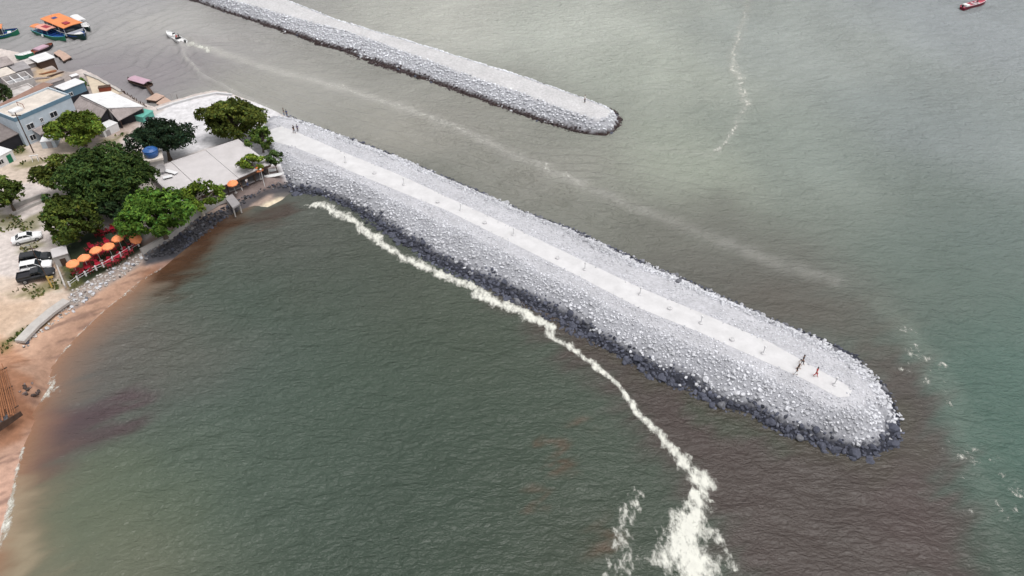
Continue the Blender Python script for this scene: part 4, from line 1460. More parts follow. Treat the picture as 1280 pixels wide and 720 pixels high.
for px, py, rz, lb in ((213, 213, .5, 'longer white panel lying beside the satellite dish'), (209, 219, .5, 'shorter white panel propped nearer the grove on the restaurant roof')):
    p = at(px, py, 4.7)
    L_ = 1.3 if py < 215 else .8
    pn = thing('roof_panel', lb, 'panel', (p.x, p.y, roof_z(p.x, p.y) + .07), rz - .9 if py < 215 else rz)
    MB().box(-L_, L_, -.4, .4, .12, .2, bev=.02).build('sheet', M_white, pn)
    for sx_ in (-.8, .8):
        MB().box(sx_ * L_ - .05, sx_ * L_ + .05, -.35, .35, -.22, .117).build('foot', M_metal, pn)

# ================================================================== boats
def boat_hull(root, L, B, sheer=.9, rise=.35, deck=.45, mats=None, bowfull=.75, name='hull'):
    """bow at +x; strip materials: 0 outside, 1 gunwale, 2 inside"""
    st = [(-.5, .82), (-.35, .95), (-.1, 1.0), (.12, .97), (.28, .82), (.4, .55), (.47, .27), (.5, .04)]
    rings = []
    for xx, wf in st:
        hw = B / 2 * wf
        k = max(0, (xx - .05) / .45)
        zs = sheer + rise * k * k
        zk = -.35 + .5 * k ** 3
        half = [(0, zk), (hw * .72, zk + .18), (hw, zs), (hw - min(.1, hw * .4), zs + .03), (hw - min(.14, hw * .5), deck + rise * k * k), (0, deck + rise * k * k + .03)]
        ring = [(xx * L, yy, zz) for yy, zz in half] + [(xx * L, -yy, zz) for yy, zz in half[-2:0:-1]]
        rings.append(ring)
    mb = MB()
    n = len(rings[0])
    vs = [p for r_ in rings for p in r_]
    strips = [0, 0, 1, 2, 2, 2, 2, 1, 0, 0]
    mb.v = [tuple(v) for v in vs]
    for k in range(len(rings) - 1):
        for i in range(n):
            mb.f.append((k * n + i, k * n + (i + 1) % n, (k + 1) * n + (i + 1) % n, (k + 1) * n + i))
            mb.m.append(strips[i])
    mb.f.append(tuple(range(n - 1, -1, -1)))
    mb.m.append(0)
    mb.f.append(tuple(range((len(rings) - 1) * n, len(rings) * n)))
    mb.m.append(0)
    return mb.build(name, mats, root)


def boat_at(name, label, bow, stern, cat='boat', z=.3):
    a, b_ = at(*bow, z), at(*stern, z)
    c = (a + b_) / 2
    d = a - b_
    root = thing(name, label, cat, (c.x, c.y, 0.02), math.atan2(d.y, d.x))
    return root, Vector((d.x, d.y, 0)).length


def canopy(root, x0, x1, hw, z0, z1, roofm, postm, name='roof', n=3, camber=.18):
    mb = MB()
    rings = []
    for xx in np.linspace(x0, x1, 4):
        rings.append([(xx, -hw, z1), (xx, -hw * .5, z1 + camber * .8), (xx, 0, z1 + camber), (xx, hw * .5, z1 + camber * .8), (xx, hw, z1), (xx, hw, z1 - .12), (xx, 0, z1 + camber - .12), (xx, -hw, z1 - .12)])
    mb.loft(rings)
    r_ = mb.build(name, roofm, root)
    for i in range(n):
        for s in (-1, 1):
            xx = x0 + .15 + (x1 - x0 - .3) * i / (n - 1)
            MB().tube((xx, s * (hw - .1), z0), (xx, s * (hw - .1), z1 - .1), .045, n=6).build('post', postm, root)
    return r_


# ferry with the orange roof
fr, L = boat_at('passenger_boat', 'largest passenger boat with an orange roof and dark green hull', (107, 48), (64, 30), z=.6)
B = 5.4
boat_hull(fr, L, B, 1.5, .35, .75, [M_hulldark, M_white, M_hullblue])
mb = MB()
for s in (-1, 1):
    mb.box(-L * .40, L * .22, s * (B / 2 - .35) - .04, s * (B / 2 - .35) + .04, .78, 1.5)
mb.box(L * .22, L * .226, -B / 2 + .39, B / 2 - .39, .78, 1.5)
mb.build('cabin_side', M_white, fr)
gl = MB()
for s in (-1, 1):
    gl.box(-L * .38, L * .20, s * (B / 2 - .35) - .02, s * (B / 2 - .35) + .02, 1.503, 2.85)
gl.box(L * .205, L * .21, -B / 2 + .42, B / 2 - .42, 1.503, 2.85)
gl.build('window', M_glass, fr)
canopy(fr, -L * .44, L * .24, B / 2 - .1, .8, 3.0, M_boatorange, M_white, n=5)
MB().box(-L * .30, -L * .22, -.9, .3, 3.183, 3.25, bev=.02).build('roof_hatch', M_hullblue, fr)
MB().box(L * .05, L * .16, -1.2, .2, 3.183, 3.4, bev=.05).build('life_raft', M_red, fr)
MB().tube((-L * .36, 0, 3.1), (-L * .36, 0, 5.6), .04, .02, 6).build('mast', M_metal, fr)
MB().box(L * .28, L * .36, -1.0, 1.0, .80, 1.25, bev=.05).build('fore_locker', M_white, fr)
for s in (-1, 1):
    for k in range(3):
        MB().lathe([(.22, -.1), (.28, 0), (.22, .1)], 10, c=(-L * .25 + k * L * .22, s * (B / 2 + .12), .75)).build('fender', M_rubber, fr)
# white launch moored behind the ferry
wl, L = boat_at('launch', 'white launch moored alongside the large orange roofed boat', (109, 39), (86, 25), z=.6)
wl.location = Vector(wl.location) + Matrix.Rotation(wl.rotation_euler.z, 3, 'Z') @ Vector((0, .9, 0))
boat_hull(wl, L * .9, 2.6, 1.0, .4, .6, [M_hulldark, M_white, M_hullwhite])
canopy(wl, -L * .3, L * .15, 1.05, .6, 2.2, M_white, M_metal, n=3)
MB().box(-L * .38, -L * .34, -.9, .9, .65, 1.0, bev=.03).build('bench', M_wood, wl)
MB().box(L * .17, L * .20, -.9, .9, .65, 1.5, bev=.03).build('console', M_hullwhite, wl)
# blue boat
bb, L = boat_at('passenger_boat', 'smaller blue decked boat with a salmon roof', (82, 49), (44, 37), z=.6)
B = 3.0
boat_hull(bb, L, B, .95, .4, .55, [M_hullgreen, M_cyan, M_hullblue])
canopy(bb, -L * .28, L * .12, B / 2 - .1, .6, 2.3, M_salmon, M_cyan, n=3)
MB().box(-L * .14, L * .04, -.65, .65, 2.483, 2.53, bev=.02).build('roof_mat', M_red, bb)
c2 = canopy(bb, -L * .48, -L * .30, B / 2 - .3, .6, 1.9, M_boatorange, M_cyan, name='awning', n=2)
for k in range(4):
    MB().box(-L * .22 + k * L * .1, -L * .22 + k * L * .1 + .35, -1.15, 1.15, .6, .95, bev=.03).build('bench', M_hullblue, bb)
MB().lathe([(.2, 0), (.24, .3), (.2, .6)], 10, c=(-L * .05, -B / 2 - .22, .35)).build('fender', M_cwhite, bb)
# green boat at the left edge
gb, L = boat_at('passenger_boat', 'bright green hulled boat with an orange roof cut by the left edge', (24, 40), (-24, 47), z=.6)
boat_hull(gb, L, 4.2, 1.1, .4, .6, [M_hullgreen, M_white, M_hullblue])
canopy(gb, -L * .45, L * .14, 1.7, .6, 2.7, [M_boatorange, M_white][0], M_white, n=4)
mb = MB()
for s in (-1, 1):
    mb.box(-L * .4, L * .1, s * 1.6 - .03, s * 1.6 + .03, .65, 2.3)
mb.box(L * .1, L * .106, -1.55, 1.55, .65, 2.3)
mb.build('window', M_glass, gb)
MB().box(L * .2, L * .3, -.7, .7, .7, 1.0, bev=.04).build('hatch', M_white, gb)
MB().box(L * .34, L * .37, -.5, .5, .8, 1.1, bev=.03).build('bollard_box', M_wood, gb)
# covered dark barge, white hull on the landing
bg_, L = boat_at('barge', 'dark low barge moored between the blue boat and the landing', (66, 55), (40, 66), z=.5)
boat_hull(bg_, L, 2.6, .7, .15, .35, [M_dark, M_wood, M_rust])
MB().box(-L * .3, L * .2, -1.0, 1.0, .42, .95, bev=.05).build('cover', M_mauve, bg_)
MB().box(L * .25, L * .32, -.8, .8, .4, .8, bev=.04).build('locker', M_wood, bg_)
wh, L = boat_at('rowing_boat', 'white hulled boat with a green gunwale drawn up by the houses', (20, 73), (41, 67), z=2.6)
wh.location.z = 2.35
boat_hull(wh, L, 2.2, .8, .35, .5, [M_hullgreen, M_hullgreen, M_hullwhite])
for k in range(3):
    MB().box(-L * .3 + k * L * .22, -L * .3 + k * L * .22 + .3, -.8, .8, .62, .7).build('thwart', M_white, wh)
# speedboat
sb, L = boat_at('motorboat', 'small white motorboat under way in the channel', (209, 42.5), (231, 52.5), z=.4)
boat_hull(sb, L, 2.1, .75, .4, .4, [M_hullwhite, M_white, M_hullwhite])
MB().box(L * .14, L * .36, -.65, .65, .6, .85, bev=.1).build('foredeck', M_hullwhite, sb)
MB().box(.2, .75, -.4, .4, .43, 1.15, bev=.08).build('console', M_hullwhite, sb)
ws = MB().box(.7, .75, -.4, .4, 1.153, 1.5).build('windscreen', M_glass, sb)
MB().box(-1.2, -.8, -.75, .75, .43, .8, bev=.05).build('seat', M_cblack, sb)
om = MB().box(-L * .5 - .35, -L * .5 + .12, -.22, .22, .55, 1.15, bev=.08).build('outboard_motor', M_carblack, sb)
MB().tube((-L * .5 - .15, 0, .55), (-L * .5 - .15, 0, -.4), .08).build('shaft', M_metal, om)
sb.rotation_euler.y = R(-3)
# red boat, upper right
rd, L = boat_at('motorboat', 'maroon hulled open boat alone in the open water', (1232, 2), (1203, 10), z=.4)
boat_hull(rd, L, 2.3, .95, .35, .5, [M_maroon, M_white, M_pink])
MB().box(-L * .44, -L * .3, -.8, .8, .55, 1.2, bev=.08).build('stern_box', M_hullwhite, rd)
MB().box(-.6, -.2, -.9, .9, .55, .9, bev=.04).build('bench', M_white, rd)
MB().box(.9, 1.3, -.8, .8, .55, .9, bev=.04).build('bench', M_white, rd)
MB().box(-L * .5 - .35, -L * .5 + .05, -.2, .2, .6, 1.3, bev=.07).build('outboard_motor', M_carblack, rd)


# ------------------------------------------------------------------ rafts and landing stages
def raft(label, cps, zt, m=M_plank, name='raft'):
    pts = [at(px, py, zt) for px, py in cps]
    c = sum(pts, Vector()) / 4
    u = pts[1] - pts[0]
    rz = math.atan2(u.y, u.x)
    root = thing(name, label, 'raft', (c.x, c.y, 0), rz)
    Rm = Matrix.Rotation(-rz, 3, 'Z')
    q = [Rm @ (p - Vector((c.x, c.y, 0))) for p in pts]
    MB().slab(q, .14).build('deck', m, root)
    qb = [Vector((p.x * .94, p.y * .94, zt - .143)) for p in q]
    MB().slab(qb, .35).build('beam', M_wood, root)
    for sx_ in (-.6, .6):
        for k in (0, 3):
            pass
    for i in range(4):
        p = q[i] * .8
        MB().lathe([(.3, -.3), (.36, -.1), (.36, .1), (.3, .3)], 10, c=(p.x, p.y, .12)).build('float_drum', M_rubber, root)
    return root


raft('pale plank raft with a dark rim, nearer the white concrete lot', [(195, 129), (205, 134), (216, 127), (206, 121)], .9)
raft('pale plank raft farther from the shore, touching the other one', [(182, 124), (195, 126), (206, 120), (195, 116)], .85)
raft('beige plank pontoon beside the white roofed landing shelter', [(74, 70), (79, 76), (89, 71), (82, 66)], .9, name='pontoon')
raft('smaller beige plank pontoon against the shelter roof', [(67, 66), (74, 71), (82, 66), (74, 62)], .8, name='pontoon')
ms, L = boat_at('covered_boat', 'low dark boat under a mauve sheet cover, moored above the plank rafts', (160, 99), (187, 107), z=.6)
boat_hull(ms, L, 2.5, .7, .3, .35, [M_dark, M_wood, M_wood])
canopy(ms, -L * .45, L * .30, 1.15, .4, 1.35, M_mauve, M_wood, name='cover', n=3)
MB().tube((L * .40, .3, .4), (L * .40, .3, 1.5), .06).build('mooring_bitt', M_wood, ms)
gw0, gw1 = at(184, 108, .8), at(192, 119, .8)
gw = thing('gangway', 'narrow dark gangway from the mauve covered boat to the plank rafts', 'gangway', (gw0.x, gw0.y, 0))
d = gw1 - gw0
n_ = Vector((-d.y, d.x, 0)).normalized() * .3
MB().slab([Vector((0, 0, .8)) - n_, Vector((d.x, d.y, .8)) - n_, Vector((d.x, d.y, .8)) + n_, Vector((0, 0, .8)) + n_], .1).build('plank', M_wood, gw)
for f_ in (.1, .9):
    MB().tube((d.x * f_, d.y * f_, -.6), (d.x * f_, d.y * f_, 1.7), .07).build('post', M_wood, gw)
for px, py, h, lb in ((219, 130, 2.6, 'leaning pale pole in the water by the plank rafts'), (223, 129, 2.0, 'shorter dark pole in the water right of the pale one')):
    p = at(px, py)
    o = MB().tube((0, 0, -.6), (-.35 if h > 2.2 else .1, .1, h), .07, .05, 8).build('mooring_pole', M_conc if h > 2.2 else M_wood)
    o.location = p
    tag(o, lb, 'pole')

# ================================================================== vehicles
def car(name, label, rear, front, paint, kind='saloon'):
    a, b_ = at(*front, ZL + .5), at(*rear, ZL + .5)
    c = (a + b_) / 2
    d = a - b_
    L = 4.5 if kind != 'pickup' else 5.2
    root = thing(name, label, 'car' if kind != 'pickup' else 'pickup', (c.x, c.y, ZL + .02), math.atan2(d.y, d.x))
    hw = .89
    if kind == 'saloon':
        prof = [(-.5, .55, .80, .82), (-.48, .42, .93, .93), (-.38, .30, .99, .97), (-.2, .28, 1.0, 1), (.2, .28, .97, 1), (.38, .30, .88, .97), (.47, .36, .78, .9), (.5, .5, .68, .8)]
        cab = [(-.36, .78, .97), (-.20, .62, 1.42), (.04, .62, 1.44), (.22, .76, .95)]
    elif kind == 'suv':
        prof = [(-.5, .6, .92, .9), (-.49, .42, 1.05, .95), (-.4, .32, 1.08, .98), (0, .3, 1.07, 1), (.25, .3, 1.04, 1), (.4, .34, .98, .97), (.48, .4, .88, .9), (.5, .55, .78, .82)]
        cab = [(-.47, .80, 1.05), (-.42, .70, 1.68), (.02, .70, 1.70), (.2, .78, 1.02)]
    else:
        prof = [(-.5, .62, 1.0, .96), (-.49, .45, 1.05, .97), (-.4, .36, 1.05, 1), (0, .34, 1.06, 1), (.25, .34, 1.06, 1), (.4, .38, 1.0, .97), (.48, .45, .92, .92), (.5, .55, .8, .84)]
        cab = [(-.12, .80, 1.05), (-.09, .72, 1.66), (.10, .72, 1.68), (.24, .80, 1.05)]
    rings = []
    for xx, zb, zt, wf in prof:
        h = hw * wf
        rings.append([(xx * L, -h * .9, zb), (xx * L, -h, zb + .15), (xx * L, -h, zt - .18), (xx * L, -h * .9, zt), (xx * L, 0, zt + .03), (xx * L, h * .9, zt), (xx * L, h, zt - .18), (xx * L, h, zb + .15), (xx * L, h * .9, zb)])
    mb = MB()
    mb.loft(rings)
    body = mb.build('body', paint, root, smooth=False)
    # cabin glass with painted roof and pillars
    g = MB()
    g.loft([[(xx * L, -w_, z_), (xx * L, w_, z_), (xx * L, w_ * .98, z_ - .3), (xx * L, -w_ * .98, z_ - .3)] for xx, w_, z_ in cab])
    g.build('window', M_glass, root)
    rf = MB()
    (x1_, w1, z1), (x2_, w2, z2) = cab[1], cab[2]
    rf.loft([[(x1_ * L - .06, -w1 - .015, z1 - .02), (x1_ * L - .06, -w1 * .6, z1 + .05), (x1_ * L - .06, w1 * .6, z1 + .05), (x1_ * L - .06, w1 + .015, z1 - .02)],
             [(x2_ * L + .06, -w2 - .015, z2 - .02), (x2_ * L + .06, -w2 * .6, z2 + .05), (x2_ * L + .06, w2 * .6, z2 + .05), (x2_ * L + .06, w2 + .015, z2 - .02)]])
    rf.build('roof', paint, root)
    for s in (-1, 1):
        for (i, j) in ((0, 1), (3, 2)):
            MB().tube((cab[i][0] * L, s * cab[i][1], cab[i][2]), (cab[j][0] * L, s * (cab[j][1] + .01), cab[j][2]), .045, n=6).build('pillar', paint, root)
        mx = (cab[1][0] + cab[2][0]) / 2 * L
        MB().tube((mx, s * (cab[0][1] + .01), cab[0][2] - .03), (mx, s * (cab[1][1] + .01), cab[1][2]), .04, n=6).build('pillar', paint, root)
    if kind == 'pickup':
        MB().box(-.475 * L, -.14 * L, -.72, .72, 1.085, 1.10).build('bed', M_cblack, root)
        bd = MB()
        bd.box(-.48 * L, -.13 * L, -.86, -.74, 1.0, 1.32).box(-.48 * L, -.13 * L, .74, .86, 1.0, 1.32).box(-.497 * L, -.482 * L, -.86, .86, 1.0, 1.32)
        bd.build('bed_side', paint, root)
    rw = .33 if kind == 'saloon' else .38
    for xx in (-.31, .31):
        for s in (-1, 1):
            w_ = MB()
            w_.tube((xx * L, s * .70, rw), (xx * L, s * .915, rw), rw, rw, 18)
            wh_ = w_.build('wheel', M_rubber, root)
            rm = MB()
            rm.tube((xx * L, s * .916, rw), (xx * L, s * .93, rw), rw * .62, rw * .5, 14)
            rm.build('rim', M_metal, wh_)
    zf = prof[-2][2]
    for s in (-1, 1):
        MB().box(.455 * L, .49 * L, s * .62 - .17, s * .62 + .17, zf - .16, zf - .02, bev=.02).build('headlight', M_lamp, root)
        MB().box(-.502 * L, -.48 * L, s * .66 - .13, s * .66 + .13, prof[1][2] - .24, prof[1][2] - .08, bev=.02).build('tail_light', M_tail, root)
        MB().box(.13 * L, .16 * L, s * .98 - .1, s * .98 + .08, 1.0, 1.14, bev=.02).build('mirror', paint, root)
    return root


car('parked_car', 'white saloon car parked alone on the sand beside the grove', (18.5, 301.5), (49, 294), M_carwhite)
car('parked_car', 'dark grey estate car at the top of the row of three', (29, 326.5), (61, 321), M_carblack, 'suv')
car('parked_car', 'white estate car between the two dark vehicles', (31, 337), (60.5, 331.5), M_carwhite, 'suv')
car('pickup_truck', 'black pickup truck at the lower end of the row of three', (30, 348.5), (62, 341.5), M_carblack, 'pickup')

# ================================================================== poles, walls, terrace furniture
p = at(42.3, 191, ZL)
up = thing('utility_pole', 'tall dark utility pole in front of the slatted shed', 'pole', p)
MB().tube((0, 0, -.3), (0, 0, 8.6), .12, .08, 10).build('shaft', M_wood, up)
MB().box(-.9, .9, -.06, .06, 7.9, 8.05).build('crossarm', M_wood, up)
for k in (-.7, 0, .7):
    MB().lathe([(.05, 0), (.08, .08), (.05, .18)], 8, c=(k, 0, 8.052)).build('insulator', M_white, up)
p = at(64, 357, ZL)
up = thing('utility_pole', 'yellow footed pole leaning over the black pickup', 'pole', p)
MB().tube((0, 0, -.3), (0, 0, 1.9), .13, .12, 10).build('foot', M_yellow, up)
MB().tube((0, 0, 1.903), (-.15, .1, 7.6), .07, .05, 10).build('shaft', M_wood, up)
MB().box(-.5, .5, -.05, .05, 7.0, 7.12).build('crossarm', M_wood, up)
MB().box(-.7, -.1, -.1, .1, 7.62, 7.74, bev=.03).build('lamp_head', M_metal, up)
sg = thing('sign', 'small yellow sign on a short post beside the pole foot', 'sign', at(67, 354, ZL), .5)
MB().tube((0, 0, 0), (0, 0, 1.0), .04).build('post', M_yellow, sg)
MB().box(-.35, .35, -.03, .03, 1.003, 1.35).build('panel', M_yellow, sg)
p = at(45.0, 201, ZL)
tv = thing('trestle', 'white folding trestle standing in the grass by the utility pole', 'trestle', p, .3)
for s in (-.5, .5):
    MB().tube((s, -.4, 0), (s, 0, 1.1), .05).tube((s, .4, 0), (s, 0, 1.1), .05).build('leg', M_white, tv)
MB().box(-.8, .8, -.08, .08, 1.103, 1.2).build('beam', M_white, tv)
p = at(105, 190, ZL)
bo_ = thing('crate', 'white open crate under the round green tree', 'crate', p, .5)
MB().box(-.5, .5, -.9, .9, 0, .1).box(-.5, -.42, -.9, .9, .103, .6).box(.42, .5, -.9, .9, .103, .6).box(-.417, .417, -.9, -.82, .103, .6).box(-.417, .417, .82, .9, .103, .6).build('box', M_white, bo_)


def wall_line(name, label, pts, z0, h, th, m, cat='wall', zpx=ZL):
    P = [at(px, py, zpx) for px, py in pts]
    root = thing(name, label, cat, (P[0].x, P[0].y, z0))
    left, right = [], []
    for i, p in enumerate(P):
        a = P[max(0, i - 1)]
        b_ = P[min(len(P) - 1, i + 1)]
        d = (b_ - a)
        n_ = Vector((-d.y, d.x, 0)).normalized() * th / 2
        left.append(p + n_)
        right.append(p - n_)
    rings = [[(l.x - root.location.x, l.y - root.location.y, 0), (l.x - root.location.x, l.y - root.location.y, h), (r_.x - root.location.x, r_.y - root.location.y, h), (r_.x - root.location.x, r_.y - root.location.y, 0)] for l, r_ in zip(left, right)]
    mb = MB()
    mb.loft(rings)
    mb.build('wall_body', m, root)
    cp_ = MB()
    rings = [[tuple(Vector(r_[0]) + Vector((0, 0, h + .004))), tuple(Vector(r_[0]) + Vector((0, 0, h + .08))), tuple(Vector(r_[3]) + Vector((0, 0, h + .08))), tuple(Vector(r_[3]) + Vector((0, 0, h + .004)))] for r_ in rings]
    cp_.loft(rings)
    cp_.build('coping', m, root)
    return root


wall_line('trough_wall', 'upper of two pale low walls by the tree at the left edge', [(14, 262), (55, 246)], 1.9, .75, .3, M_conc)
wall_line('trough_wall', 'lower of two pale low walls by the tree at the left edge', [(16, 270), (60, 250)], 1.9, .55, .25, M_conc)
wall_line('kerb_wall', 'thin pale kerb beside the terrace lawn and the parked cars', [(66, 318), (73, 336), (82, 359)], 1.9, .4, .22, M_conc)
wall_line('sea_wall', 'pale concrete sea wall sloping down to the red sand', [(82, 373), (62, 387), (42, 404), (23, 424)], 1.3, .35, 1.5, M_conc)
wall_line('quay_wall', 'long pale edge wall of the white lot along the channel', [(197, 138), (216, 131), (246, 122.5), (271, 117.5), (290, 119.5)], .2, 2.15, .5, M_path)
wall_line('retaining_wall', 'tan retaining wall on top of the dark rocks by the restaurant', [(176, 313), (215, 292), (244, 268), (272, 251), (286, 246)], 1.2, 1.0, .45, M_conc)

# shed roof by the lawn
house('kiosk', 'little grey roofed kiosk at the corner of the terrace lawn', (67, 322), (84, 317), (80, 308), 3.9, M_conc, M_greyroof, 'kiosk', over=.15, doors=[(.6, .8, 1.6, M_wood)])
# square landing slab by the restaurant
ls = [at(282, 248, 2.3), at(291, 260, 2.3), at(300, 254, 2.3), at(290, 242, 2.3)]
c = sum(ls, Vector()) / 4
lsl = thing('landing', 'square grey concrete landing on the rocks by the restaurant', 'landing', (c.x, c.y, 0))
MB().slab([p - Vector((c.x, c.y, 0)) for p in ls], .3).build('slab', M_grey, lsl)
for p in ls:
    q = (p - Vector((c.x, c.y, 0))) * .85
    MB().tube((q.x, q.y, .2), (q.x, q.y, 1.99), .14).build('pier', M_conc, lsl)

# terrace furniture
def make_table():
    t_ = thing('dining_table', '', 'table')
    mb = MB()
    mb.box(-.42, .42, -.42, .42, .70, .745, bev=.02)
    mb.build('tabletop', M_red, t_)
    for sx_ in (-1, 1):
        for sy_ in (-1, 1):
            MB().tube((sx_ * .36, sy_ * .36, 0), (sx_ * .33, sy_ * .33, .697), .025, n=6).build('leg', M_red, t_)
    return t_


def make_chair():
    t_ = thing('plastic_chair', '', 'chair')
    MB().box(-.25, .25, -.24, .24, .42, .46, bev=.015).build('seat', M_red, t_)
    mb = MB()
    mb.loft([[(-.24, -.24, .463), (.24, -.24, .463), (.24, -.20, .463), (-.24, -.20, .463)], [(-.24, -.33, .90), (.24, -.33, .90), (.24, -.29, .90), (-.24, -.29, .90)]])
    mb.build('backrest', M_red, t_)
    for sx_ in (-1, 1):
        MB().tube((sx_ * .24, -.28, .66), (sx_ * .26, .2, .66), .022, n=6).build('armrest', M_red, t_)
        for sy_ in (-1, 1):
            MB().tube((sx_ * .25, sy_ * .24, 0), (sx_ * .22, sy_ * .21, .418), .025, n=6).build('leg', M_red, t_)
    return t_


def make_parasol(r=.98):
    t_ = thing('parasol', '', 'parasol')
    mb = MB()
    n = 8
    mb.v = [(r * math.cos(i * 6.2832 / n), r * math.sin(i * 6.2832 / n), 2.15) for i in range(n)] + [(r * .5 * math.cos(i * 6.2832 / n), r * .5 * math.sin(i * 6.2832 / n), 2.50) for i in range(n)] + [(0, 0, 2.68)]
    mb.f = [(i, (i + 1) % n, n + (i + 1) % n, n + i) for i in range(n)] + [(n + i, n + (i + 1) % n, 2 * n) for i in range(n)]
    mb.m = [0] * len(mb.f)
    cn = mb.build('canopy', M_orange, t_)
    cn.modifiers.new('thickness', 'SOLIDIFY').thickness = .02
    vl = MB()
    for i in range(n):
        a, b_ = mb.v[i], mb.v[(i + 1) % n]
        vl.add([(a[0] * 1.005, a[1] * 1.005, 2.147), (b_[0] * 1.005, b_[1] * 1.005, 2.147), (b_[0] * 1.02, b_[1] * 1.02, 1.97), (a[0] * 1.02, a[1] * 1.02, 1.97)], [(0, 1, 2, 3)])
    vl.build('valance', M_orange, cn)
    MB().tube((0, 0, .1), (0, 0, 2.76), .03, n=8).build('pole', M_white, t_)
    MB().lathe([(.28, 0), (.28, .08), (.08, .12)], 12).build('base', M_conc, t_)
    return t_


TZ = ZL + .03
tab0, ch0 = make_table(), make_chair()
tab_spots = [(99, 341), (111, 338), (124, 334), (137, 331), (148, 325), (158, 318), (121, 322), (135, 306), (142, 312), (152, 300), (160, 292), (127, 294), (142, 289), (168, 306), (110, 330), (116, 312), (130, 318)]
TL = {0: 'red table at the lower left end of the terrace, below the end parasol', 1: 'red table just below the second parasol from the kiosk', 5: 'red table below the parasol nearest the rock wall end',
      10: 'red table beside the tipped parasol near the almond tree', 11: 'red table farthest back in the shade of the grove', 13: 'red table at the right end of the terrace near the white railing'}
GL = 'red plastic tables on the terrace lawn'
first = True
nch = 0
for i, (px, py) in enumerate(tab_spots):
    p = at(px, py, TZ)
    rz = random.uniform(.2, .9)
    lb = TL.get(i, 'red plastic table with red chairs in the middle of the terrace lawn')
    if i == 0:
        tab0.location, tab0.rotation_euler = p, (0, 0, rz)
        tag(tab0, lb, 'table', GL)
    else:
        dup(tab0, p, rz, lb, GL)
    for k in range(4):
        if random.random() < .12:
            continue
        a = rz + k * math.pi / 2
        loc = p + Vector((math.cos(a), math.sin(a), 0)) * random.uniform(.68, .85)
        r_ = a + math.pi / 2 + random.uniform(-.25, .25)
        lbc = 'red plastic chair pulled up to a red table on the terrace lawn'
        if nch == 0:
            ch0.location, ch0.rotation_euler = loc, (0, 0, r_)
            tag(ch0, lbc, 'chair', 'red plastic chairs on the terrace lawn')
        else:
            dup(ch0, loc, r_, lbc, 'red plastic chairs on the terrace lawn')
        nch += 1
par0 = make_parasol()
ps = [(97, 342, 'orange parasol at the end of the row nearest the kiosk'), (111, 336, 'second orange parasol from the kiosk end'), (126.5, 326, 'middle orange parasol of the row of five'),
      (141, 321, 'fourth orange parasol from the kiosk end'), (153, 311, 'orange parasol at the end of the row nearest the almond tree'),
      (295, 241, 'orange parasol in front of the restaurant eaves'), (326, 224, 'orange parasol half hidden by the yellow green tree')]
for i, (px, py, lb) in enumerate(ps):
    p = at(px, py, TZ)
    if i == 0:
        par0.location = p
        tag(par0, lb, 'parasol', 'orange parasols by the shore')
        o = par0
    else:
        o = dup(par0, p, i * .35, lb, 'orange parasols by the shore')
    o.rotation_euler = (R(random.uniform(-4, 4)), R(random.uniform(-4, 4)), i * .35)
o = dup(par0, at(166, 306, TZ), .5, 'tipped orange parasol beside the almond tree', 'orange parasols by the shore')
o.rotation_euler = (R(30), R(26), .5)

# white railing above the rubble bank
rpts = [at(px, py, ZL) for px, py in ((88, 358), (98, 351), (108, 345), (121, 338), (130, 334), (142, 327), (152, 321), (163, 314), (174, 308))]
rg = thing('railing', 'white post and rope railing between the terrace and the rubble bank', 'railing', rpts[0])
for i, p in enumerate(rpts):
    q = p - rpts[0]
    MB().box(q.x - .09, q.x + .09, q.y - .09, q.y + .09, 0, .95, bev=.02).build('post', M_white, rg)
for i in range(len(rpts) - 1):
    a, b_ = rpts[i] - rpts[0], rpts[i + 1] - rpts[0]
    MB().tube((a.x, a.y, .8), (b_.x, b_.y, .8), .025, n=6).tube((a.x, a.y, .4), (b_.x, b_.y, .4), .025, n=6).build('rail', M_white, rg)
# white boards and posts by the restaurant deck
for px, py, rz, L_, lb in ((343, 219, .35, 1.8, 'white board lying longest on the deck by the rock slope'), (339, 213, .2, 1.2, 'white upturned dinghy hull by the small dark tree')):
    b_ = thing('board' if L_ > 1.5 else 'dinghy', lb, 'board' if L_ > 1.5 else 'dinghy', at(px, py, ZL + .05), rz)
    rings = [[(xx * L_, -w_, 0), (xx * L_, -w_ * .7, .18), (xx * L_, 0, .3), (xx * L_, w_ * .7, .18), (xx * L_, w_, 0)] for xx, w_ in ((-1, .1), (-.7, .4), (0, .5), (.6, .4), (1, .05))]
    mb = MB()
    mb.loft(rings)
    mb.build('shell', M_hullwhite, b_)
    MB().box(-L_ * .7, L_ * .7, -.03, .03, .303, .34).build('keel', M_white, b_)
dp = thing('lamp_post', 'thin white lamp post at the edge of the restaurant deck', 'lamp post', at(331, 233, ZL))
MB().tube((0, 0, 0), (0, 0, 3.4), .06, .045, 8).build('shaft', M_white, dp)
MB().lathe([(.06, 3.403), (.2, 3.5), (.2, 3.62), (.05, 3.75)], 10).build('lamp_shade', M_white, dp)

